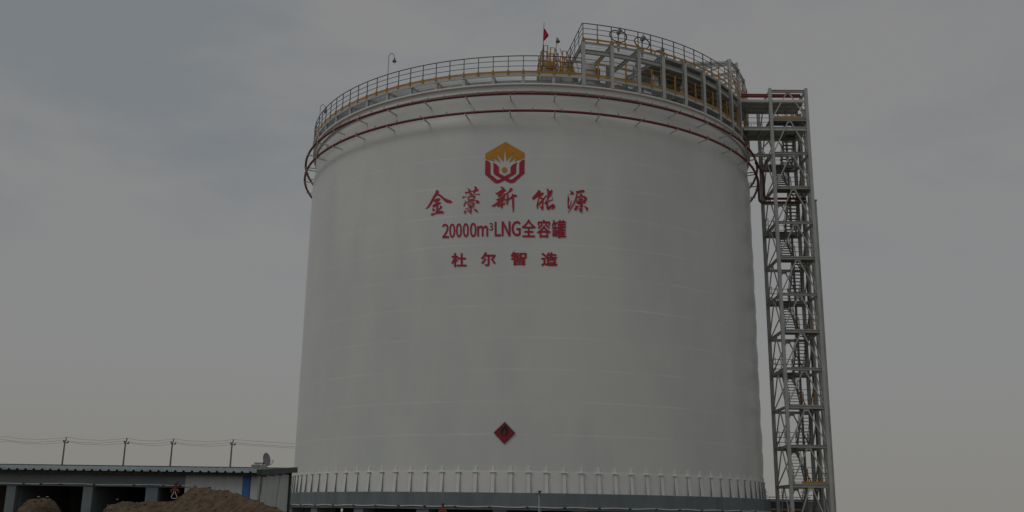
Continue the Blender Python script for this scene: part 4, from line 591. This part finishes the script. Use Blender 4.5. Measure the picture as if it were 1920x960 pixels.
def flight(k, z0, z1, ya, yb, xa, xb):
    fl = MB()
    for x in (xa, xb): fl.beam((x, ya, z0), (x, yb, z1), .05, .22)
    f_ = fl.build("stair_flight", M['steel3'], TW)
    t_ = MB(); n = 12
    for i in range(n):
        u = (i + .6) / n; t_.box(((xa + xb) / 2, ya + (yb - ya) * u, z0 + (z1 - z0) * u), (xb - xa - .04, .24, .035))
    t_.build("treads", M['steel3'], f_)
    r_ = MB()
    for x in (xa, xb):
        for h in (1.0, .55): r_.tube([(x, ya, z0 + h), (x, yb, z1 + h)], .022, 5)
        for i in range(4): u = i / 3; c = V(x, ya + (yb - ya) * u, z0 + (z1 - z0) * u); r_.tube([c, c + V(0, 0, 1.0)], .02, 5)
    r_.build("stair_rail", M['rail'], f_)
LX, RXs = (X0 + .52, X0 + 1.32), (X0 + 1.40, X0 + 2.24)
for k in range(10):
    z0, z1 = ZL[k] + .16, ZL[k + 1] + .16
    if k % 2 == 0: flight(k, z0, z1, Y0 + 1.05, Y1 - 1.0, *LX)
    else: flight(k, z0, z1, Y1 - 1.0, Y0 + 1.05, *RXs)
flight(11, 0.05, ZL[0] + .16, Y1 - .4, Y0 + 1.05, *RXs)

# pipes and trays on the inner right side of the tower
for x, y, r, zt, lab in ((21.62, 75.6, .10, 33.0, "slim grey riser pipe beyond the tower's right face, farthest back"), (21.72, 74.7, .13, 33.0, "thicker grey riser pipe beyond the tower's right face, middle of three"), (21.86, 73.7, .10, 25.2, "shorter riser pipe just right of the tower's front right post")):
    pipe_run("riser_pipe", lab, [(x, y, 0), (x, y, zt)], r, M['steel2'])
o = thing("cable_ladder", "vertical cable ladder with pale rungs beyond the tower's right face", "cable ladder", (21.65, 76.2, 0))
for y in (75.95, 76.5):
    m = MB(); m.beam((21.65, y, 0), (21.65, y, 32.5), .04, .1); m.build("side_rail", M['steel2'], o)
m = MB(); [m.beam((21.65, 75.95, .4 + .45 * i), (21.65, 76.5, .4 + .45 * i), .04, .04) for i in range(71)]; m.build("rungs", M['steel'], o)
m = MB(); [m.tube([(21.61, y, 0), (21.61, y, 32.4)], .03, 5) for y in (76.1, 76.25, 76.4)]; m.build("cables", M['cable'], o)

# bridges between the tank platform and the tower
LB = thing("lower_bridge", "railed grey bridge joining the walkway level to the stair tower", "bridge", (17.9, 73.6, 30.6))
m = MB(); m.box((18.9, 73.7, 30.76), (5.0, 2.2, .04)); m.build("deck", M['plate'], LB)
for y in (72.62, 74.78):
    m = MB(); m.hbeam((16.4, y, 30.6), (21.3, y, 30.6), .14, .27); m.build("girder", M['steel'], LB)
    m = MB(); rail_run(m, [(16.6, y, 30.78), (18.4, y, 30.78)], 1.1); m.build("railing", M['rail'], LB)
m = MB(); [m.beam((x, 72.7, 30.65), (x, 74.7, 30.65), .08, .16) for x in (17.0, 17.9, 18.9, 19.9, 20.8)]; m.build("joist", M['steel2'], LB)
m = MB(); m.hbeam((16.9, 73.9, 28.9), (20.9, 73.9, 28.9), .16, .22); m.beam((17.6, 73.9, 28.95), (19.0, 73.9, 30.5), .1, .1); m.build("tie_beam", M['steel2'], LB)
UB = thing("upper_bridge", "high pale bridge floor at the tower top carrying two red pipes", "bridge", (17.9, 73.8, 32.8))
m = MB(); m.box((18.75, 73.75, 33.0), (5.0, 2.4, .04)); m.build("deck", M['strap'], UB)
for y in (72.58, 73.35, 74.15, 74.93):
    m = MB(); m.beam((16.3, y, 32.88), (21.2, y, 32.88), .09, .19); m.build("girder", M['steel'], UB)
m = MB(); [m.tube([(19.0, y, 33.03), (19.0, y, 34.1)], .02, 5) for y in ()]; m.beam((19.0, 74.86, 33.2), (21.1, 74.86, 33.2), .03, .22); m.build("toe_board", M['yellow'], UB)
for z, y, lab in ((33.72, 73.3, "upper red pipe resting on the bridge at the tower's top"), (33.42, 72.95, "lower red pipe resting on the bridge at the tower's top")):
    pipe_run("fire_main", lab, [(16.2, y, z), (21.1, y, z)], .09, M['red'])
pipe_run("fire_main", "red pipe bending from the upper spray ring into the tower", [P(73.0, 18.67, 28.72), (17.95, 73.45, 27.2), (17.93, 73.45, 25.22), (21.1, 73.45, 25.25)], .095, M['red_shaded'])
pipe_run("fire_main", "red pipe bending from the lower spray ring into the tower", [P(70.0, 18.67, 27.5), (17.5, 73.3, 26.6), (17.5, 73.3, 24.86), (21.0, 73.3, 24.9)], .095, M['red_shaded'])

# tall frame glimpsed behind the platform
PF = thing("pipe_gantry", "open steel pipe gantry showing behind the right end of the platform", "gantry", (17, 80.5, 29.5))
for x in (16.2, 14.9, 17.9):
    m = MB(); m.hbeam((x, 80.8, 29.6), (x, 80.8, 40.0 if x > 17 else 38.0), .2, .2, (0, 1, 0)); m.build("column", M['steel2'], PF)
m = MB(); m.hbeam((13.6, 80.8, 39.8), (17.9, 80.8, 39.8), .16, .2); m.build("beam", M['steel2'], PF)
m = MB(); m.beam((16.2, 80.8, 37.8), (17.9, 80.8, 39.7), .1, .1); m.build("brace", M['steel2'], PF)
m = MB(); m.tube([(13.6, 80.7, 39.8), (13.6, 80.7, 33)], .1, 8); m.build("hanger", M['steel2'], PF)

# ------------------------------------------------------------------ shed on the left
SH = thing("site_shed", "low shed with corrugated roof, grey open bays and white end panels", "shed", (-12, 32, 0))
YF, YB, XR, XL = 30.0, 34.0, -7.93, -19.0
EZ, BZ = 2.535, 2.765
def roof_z(y): return EZ + .06 + (y - YF) * (BZ - EZ) / (YB - YF)
xw = -10.05                                              # white panels begin here
# grey frame: beam + columns
m = MB(); m.box(((XL + xw) / 2, YF + .125, 2.41), (xw - XL, .25, .42)); m.build("front_beam", M['frame'], SH)
for a, b in ((-18.2, -17.5), (-15.32, -15.05), (-13.05, -12.77), (-11.2, -10.84), (-9.98, -9.6)):
    m = MB(); m.box(((a + b) / 2, YF + .13, 1.1), (b - a, .22, 2.195)); m.build("column", M['frame'], SH)
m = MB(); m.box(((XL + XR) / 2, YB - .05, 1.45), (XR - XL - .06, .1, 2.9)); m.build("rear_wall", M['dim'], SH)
for x in (-15.1, -12.85, -10.95, -9.7):
    m = MB(); m.box((x, 32.0, 1.2), (.14, 3.3, 2.4)); m.build("inner_wall", M['frame'], SH)
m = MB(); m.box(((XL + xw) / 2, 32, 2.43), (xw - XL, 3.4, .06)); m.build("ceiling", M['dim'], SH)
# white panels with joints
x = xw
while x < -8.36:
    w = min(.3, -8.36 - x); m = MB(); m.box((x + w / 2, YF + .05, 1.31), (w - .003, .1, 2.62)); m.build("front_panel", M['shed'], SH); x += .3
m = MB(); m.box((-8.25, YF + .045, 1.31), (.215, .11, 2.62)); m.build("corner_panel", M['blue'], SH)
m = MB(); m.box((-8.02, YF + .05, 1.31), (.20, .1, 2.62)); m.build("front_panel", M['shed'], SH)
for i in range(4):
    y = YF + .1 + i * .97
    zz = roof_z(y) - .03
    m = MB(); m.box((XR - .05, y + .48, zz / 2), (.1, .955, zz)); m.build("end_panel", M['shed'], SH)
m = MB(); m.box((XR + .005, YB + .03, 1.45), (.13, .12, 2.95)); m.build("corner_trim", M['trim'], SH)
# roof: trapezoid corrugation
m = MB(); px_ = []; x = XL - .3; pitch = .245
while x < XR + .0:
    px_ += [(x, 0), (x + .15, 0), (x + .178, .045), (x + .218, .045)]; x += pitch
y0, y1 = YF - .28, YB + .3; ZT_ = lambda y: roof_z(y) + .075
vs = [(a, y0, ZT_(y0) + h) for a, h in px_] + [(a, y1, ZT_(y1) + h) for a, h in px_] + [(a, y0, ZT_(y0) + h - .012) for a, h in px_] + [(a, y1, ZT_(y1) + h - .012) for a, h in px_]
q = len(px_)
fs = [(i, i + 1, q + i + 1, q + i) for i in range(q - 1)] + [(2 * q + i + 1, 2 * q + i, 3 * q + i, 3 * q + i + 1) for i in range(q - 1)] + [(i + 1, i, 2 * q + i, 2 * q + i + 1) for i in range(q - 1)]
m.add(vs, fs); rf = m.build("roof", M['roof'], SH)
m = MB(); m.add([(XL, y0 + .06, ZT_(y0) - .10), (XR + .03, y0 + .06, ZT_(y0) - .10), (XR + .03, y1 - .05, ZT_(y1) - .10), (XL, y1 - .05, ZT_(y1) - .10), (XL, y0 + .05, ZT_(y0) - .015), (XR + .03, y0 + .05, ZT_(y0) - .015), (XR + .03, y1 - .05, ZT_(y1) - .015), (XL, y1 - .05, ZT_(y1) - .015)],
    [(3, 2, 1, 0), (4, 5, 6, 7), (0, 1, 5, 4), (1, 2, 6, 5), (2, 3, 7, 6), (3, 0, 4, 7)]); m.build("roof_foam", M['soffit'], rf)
m = MB(); m.beam((XR + .12, y0 - .02, ZT_(y0) + .0), (XR + .12, y1, ZT_(y1) + .0), .16, .17); m.build("verge_trim", M['trim'], rf)
m = MB(); m.beam((XL, y1 + .01, ZT_(y1) + .03), (XR + .1, y1 + .01, ZT_(y1) + .03), .06, .08); m.build("ridge_trim", M['trim'], rf)
m = MB(); pts = [(XL + .35 * i, YF - .03, 2.255 + .012 * math.sin(i * .9) + .006 * math.sin(i * 2.3)) for i in range(27)]; m.tube(pts, .016, 6); c_ = m.build("conduit", M['white'], SH)
m = MB(); [m.box((XL + .6 + .83 * i + .3 * math.sin(i * 5), YF - .04, 2.25), (.07, .035, .03)) for i in range(11)]; m.build("clip", M['black'], c_)
for dx, lean, lab in ((.0, .10, None), (.05, -.02, None)):
    m = MB(); m.tube([(XR + .02, 30.35 + dx * 3, 2.66), (XR + .03, 30.3 + dx * 2, 2.2), (XR + .03, 30.2 + lean, 1.7), (XR + .03, 30.25 + lean * 2, 1.0)], .011, 5); m.build("hanging_cable", M['cable'], SH)
m = MB(); m.tube([(XR + .02, 32.7, 2.75), (XR + .02, 32.2, 1.2)], .006, 4); m.build("hanging_cable", M['cable'], SH)

# dish on the roof
D_ = thing("satellite_dish", "grey satellite dish propped with bricks on the shed roof", "satellite dish", (-8.42, 32.5, 2.86))
ctr = V(-8.37, 32.5, 3.155); fwd = V(.90, -.46, .22).normalized(); sx = fwd.cross(V(0, 0, 1)).normalized(); sy = sx.cross(fwd)
m = MB(); prof = [(.02, .0), (.08, .006), (.15, .022), (.205, .045), (.212, .045), (.205, .030), (.15, .006), (.08, -.012), (.02, -.016)]
m.lathe(ctr, prof, 24, (sx * .82, sy * 1.02, fwd)); m.build("reflector", M['dish'], D_)
m = MB(); m.tube([ctr - sy * .19 + fwd * .02, ctr - sy * .2 + fwd * .2, ctr - sy * .12 + fwd * .3], .009, 6); arm = m.build("feed_arm", M['cable'], D_)
e = ctr - sy * .1 + fwd * .3; m = MB(); m.tube([e, e - fwd * .05 + sy * .02], .022, 8); m.tube([e + sx * .04, e + sx * .04 - fwd * .05], .016, 8); m.build("feed_horn", M['white'], arm)
m = MB(); m.tube([ctr - fwd * .01, ctr - fwd * .1 - sy * .05, V(-8.47, 32.55, 2.85)], .02, 6); m.build("mount", M['steel3'], D_)
def brick(label, c, s, rz):
    a = (V(math.cos(rz), math.sin(rz), 0), V(-math.sin(rz), math.cos(rz), 0), V(0, 0, 1)); m = MB(); m.box(c, s, a)
    tag(m.build("concrete_block", M['dish'], None, c), label, "block", "blocks weighing down the dish")
brick("grey block lying left of the satellite dish on the shed roof", V(-8.64, 32.35, 2.93), (.26, .2, .11), .3)
brick("flat grey slab tilted on top of the left block beside the dish", V(-8.53, 32.42, 3.03), (.3, .18, .05), -.2)
brick("grey block right under the satellite dish on the shed roof", V(-8.38, 32.3, 2.925), (.2, .2, .1), .1)

# hanging red fittings with a white loop
def fitting(label, c, s):
    o = thing("hanging_fitting", label, "fitting", c, "red hanging fittings with white loops"); c = Vector(c); up = V(0, 0, 1)
    m = MB(); m.lathe(c + up * .17 * s, [(.012 * s, .10 * s), (.05 * s, .085 * s), (.055 * s, .05 * s), (.03 * s, .04 * s), (.02 * s, .0)], 12); m.build("cap", M['cable'], o)
    m = MB(); m.lathe(c, [(.028 * s, -.03 * s), (.045 * s, 0), (.04 * s, .06 * s), (.026 * s, .10 * s), (.034 * s, .15 * s), (.034 * s, .22 * s)], 12); m.build("body", M['rust'], o)
    for d in (-1, 1):
        m = MB(); m.tube([c + V(d * .02 * s, 0, .03 * s), c + V(d * .075 * s, 0, .03 * s), c + V(d * .105 * s, 0, .0), c + V(d * .10 * s, 0, -.05 * s), c + V(d * .07 * s, 0, -.055 * s)], [.03 * s, .038 * s, .036 * s, .03 * s, .018 * s], 8); m.build("side_lobe", M['rust'], o)
    pts = [c + V(d * x * s, -.02 * s, z * s) for d, x, z in ((-1, .022, -.01), (-1, .024, -.06), (-1, .055, -.11), (-1, .082, -.155), (-1, .078, -.19), (-1, .045, -.215), (1, 0, -.22), (1, .045, -.215), (1, .078, -.19), (1, .082, -.155), (1, .055, -.11), (1, .024, -.06), (1, .022, -.01))]
    m = MB(); m.tube(pts, .011 * s, 6); m.build("loop", M['white'], o)
fitting("red fitting with a white loop hanging at the shed's third bay", (-10.29, 29.88, 2.10), 1.0)
fitting("red fitting hanging on the tank foundation's conduit", (-5.1, 62.3, 1.62), 2.1)

# camera post in front of the foundation
o = thing("camera_post", "thin grey post with a small camera head before the foundation", "camera post", (.46, 40, 0))
m = MB(); m.tube([(.46, 40, 0), (.46, 40, 2.36)], .022, 8); m.tube([(.53, 40.05, 0), (.53, 40.05, 1.78)], .012, 6); m.build("post", M['steel'], o)
m = MB(); m.box((.47, 40, 2.40), (.09, .1, .09)); m.build("camera_body", M['rust'], o)
m = MB(); m.box((.46, 39.97, 2.46), (.13, .18, .02)); m.tube([(.52, 39.95, 2.44), (.545, 39.9, 2.46)], .02, 6); m.build("sun_hood", M['black'], o)
m = MB(); m.tube([(.46, 40, 2.33), (.38, 39.97, 2.335), (.32, 39.97, 2.37), (.34, 39.97, 2.41), (.37, 39.97, 2.425)], .011, 5); m.tube([(.48, 40, 2.33), (.53, 39.98, 2.25)], .014, 5); m.build("cable_loop", M['black'], o)

# ------------------------------------------------------------------ soil
def soil_z(hfun, x, y, seed):
    h = hfun(x, y)
    if h > 0:
        h += (noise.fractal(V(x * 2.2, y * 2.2, seed), .8, 2.0, 7) * .055 + abs(noise.noise(V(x * 7, y * 7, seed + 3))) * .035 + noise.noise(V(x * 16, y * 16, seed)) * .035) * min(1, h * 1.5)
    return max(h, -.15)
def soil(name, label, x0, x1, y0, y1, hfun, seed, step=.035):
    nx, ny = int((x1 - x0) / step), int((y1 - y0) / (step * 1.6))
    vs = [(x0 + (x1 - x0) * i / nx, y0 + (y1 - y0) * j / ny, soil_z(hfun, x0 + (x1 - x0) * i / nx, y0 + (y1 - y0) * j / ny, seed)) for j in range(ny + 1) for i in range(nx + 1)]
    m = MB(); m.add(vs, [(j * (nx + 1) + i, j * (nx + 1) + i + 1, (j + 1) * (nx + 1) + i + 1, (j + 1) * (nx + 1) + i) for j in range(ny) for i in range(nx)], True)
    o = m.build(name, M['soil'], None, ((x0 + x1) / 2, (y0 + y1) / 2, 0)); tag(o, label, "soil mound")
def clods(boxes):
    m = MB()
    for (x0, x1, y0, y1, hfun, seed, n) in boxes:
        for _ in range(n):
            x, y = random.uniform(x0, x1), random.uniform(y0, y1); z = soil_z(hfun, x, y, seed)
            if z < .8: continue
            r = random.choice((.010, .013, .016, .02, .026, .04)) * random.uniform(.8, 1.2); k = 7; q = random.uniform(0, 6)
            rings = [(.45, -.5), (1.0, -.1), (.85, .45), (.3, .8)]; vs = []
            for rr, zz in rings:
                vs += [(x + r * rr * math.cos(q + 6.283 * a / k) * random.uniform(.75, 1.25), y + r * rr * math.sin(q + 6.283 * a / k) * random.uniform(.75, 1.25), z + r * zz * random.uniform(.8, 1.2)) for a in range(k)]
            m.add(vs, [(a * k + i, a * k + (i + 1) % k, (a + 1) * k + (i + 1) % k, (a + 1) * k + i) for a in range(3) for i in range(k)] + [tuple(range(k))[::-1], tuple(range(3 * k, 4 * k))])
    o = m.build("loose_clods", M['clod']); o['kind'] = 'stuff'
def lerp_tab(tab, x):
    if x <= tab[0][0]: return tab[0][1]
    for (a, b), (c, d) in zip(tab[:-1], tab[1:]):
        if x <= c: return b + (d - b) * (x - a) / (c - a)
    return tab[-1][1]
ridge = [(-11.9, 0), (-11.45, 1.66), (-10.9, 1.76), (-10.0, 1.78), (-9.60, 1.80), (-9.40, 1.98), (-9.2, 2.16), (-8.95, 2.20), (-8.45, 2.14), (-7.86, 2.05), (-7.01, 1.89), (-6.47, 1.75), (-5.8, 1.52), (-4.2, .7), (-2.8, -.15)]
def big_h(x, y):
    yr = 28.0 - max(0, (x + 9.3)) * .85; d = y - yr; d = d if d > 0 else -d * .62
    return lerp_tab(ridge, x) - d * .95 - .10 * d * d * .3
soil("soil_mound", "long brown soil mound sloping down right before the shed", -12.0, -2.8, 22.5, 29.8, big_h, 2.0)
def heap_h(x, y):
    d = math.hypot((x + 13.35) / .78, (y - 28.1) / 1.3); return 1.80 * (1 - d ** 3.2) if d < 1 else -.15
soil("soil_heap", "small rounded soil heap before the shed's open grey bay", -14.4, -12.3, 26.4, 29.7, heap_h, 9.0)
clods([(-12, -4.5, 23.5, 29, big_h, 2.0, 1500), (-14.2, -12.5, 26.8, 29.2, heap_h, 9.0, 260)])
for i, (x, y, z, r, lab) in enumerate(((-13.42, 28.1, 1.87, .035, "pale stone on top of the small soil heap, left"), (-13.18, 28.1, 1.87, .035, "pale stone on top of the small soil heap, right"), (-11.2, 28.0, 1.83, .03, "pale stone on the left end of the long soil mound"))):
    m = MB(); m.lathe((x, y, z - r * .4), [(r * .5, -r * .4), (r * 1.3, 0), (r * 1.1, r * .4), (r * .3, r * .6)], 7); tag(m.build("stone", M['stone'], None, (x, y, z)), lab, "stone")

# ------------------------------------------------------------------ poles and wires
PX = (-59.62, -51.75, -45.69, -37.98)
def utility_pole(x, label):
    o = thing("utility_pole", label, "utility pole", (x, 130, 0), "utility poles behind the shed")
    m = MB(); m.tube([(x, 130, 0), (x, 130, 9.9)], [.15, .10], 8); m.build("shaft", M['pole'], o)
    m = MB(); m.beam((x - .22, 130, 9.72), (x + .48, 130, 9.6), .1, .1); m.build("crossarm", M['rail'], o)
    for dx, z0, z1 in ((.14, 9.9, 10.3), (-.2, 9.72, 9.95), (.46, 9.6, 9.85)):
        m = MB(); m.tube([(x + dx * .6, 130, z0 - .05), (x + dx, 130, z1)], [.06, .075], 6); m.build("insulator", M['rail'], o)
for x, l in zip(PX, ("leftmost of the four utility poles behind the shed roof", "second from left of the four poles behind the shed", "third from left of the four poles behind the shed", "pole nearest the dish among the four behind the shed")): utility_pole(x, l)
ends = [-75.5, -67.6] + list(PX) + [-24.0]
for dx, z, lab in ((.14, 10.32, "topmost of the three overhead wires behind the shed"), (-.2, 9.96, "middle of the three overhead wires behind the shed"), (.46, 9.74, "lowest of the three overhead wires behind the shed")):
    pts = []
    for a, b in zip(ends[:-1], ends[1:]):
        for i in range(12):
            u = i / 12; zz = z - 4 * .33 * u * (1 - u) + .035 * math.sin(u * 19) * (1 - abs(2 * u - 1))
            if a == PX[3] : zz = z - .55 * u - .5 * u * (1 - u)
            pts.append((a + dx + (b - a) * u, 130, zz))
    pts.append((ends[-1], 130, z - .55)); m = MB(); m.tube(pts, .015, 5); tag(m.build("overhead_wire", M['cable'], None, pts[0]), lab, "wire", "wires behind the shed")
for x, l in ((46.2, "far wooden mast seen in the gap beside the tank base"), (49.3, "far mast with crossarms seen through the tower's left bay"), (53.2, "far mast with crossarms seen through the tower's middle")):
    o = thing("far_mast", l, "utility pole", (x, 200, 0), "far masts behind the tower"); m = MB(); m.tube([(x, 200, 0), (x, 200, 6.85)], .07, 6); m.build("shaft", M['pole'], o)
    m = MB(); [m.beam((x - .45, 200, z), (x + .45, 200, z), .07, .07) for z in (6.3, 5.7)]; m.build("crossarms", M['pole'], o)

# dark site building behind the tower
HB = thing("site_building", "low dark blue site building with a yellow stripe behind the tower", "building", (25.3, 97, 0))
for i in range(7):
    x = 22.6 + i * .83; m = MB(); m.box((x, 97, 1.55), (.815, 4, 3.1)); m.build("wall_panel", M['navy'] if i < 4 else M['steel3'], HB)
m = MB(); m.box((25.1, 97, 3.16), (6.0, 4.2, .10)); m.build("roof", M['trim'], HB)
m = MB(); m.tube([(22.1, 94.7, 3.05), (28.1, 94.7, 3.05)], .035, 6); m.build("gutter_pipe", M['white'], HB)
m = MB(); m.box((23.9, 94.96, 2.3), (3.2, .03, .14)); m.build("stripe", M['yellow'], HB)
o = thing("boundary_pipe", "long thin grey pipe line far behind the tower base", "pipe", (47, 190, 0))
m = MB(); m.tube([(44, 190, 5.2), (52, 190, 5.2)], .12, 6); m.build("pipe", M['steel2'], o)
for x in (44.5, 47, 49.5, 51.8):
    m = MB(); m.tube([(x, 190, 0), (x, 190, 5.2)], .06, 5); m.build("support", M['steel2'], o)
for o in bpy.data.objects:
    if '_o' in o: del o['_o']
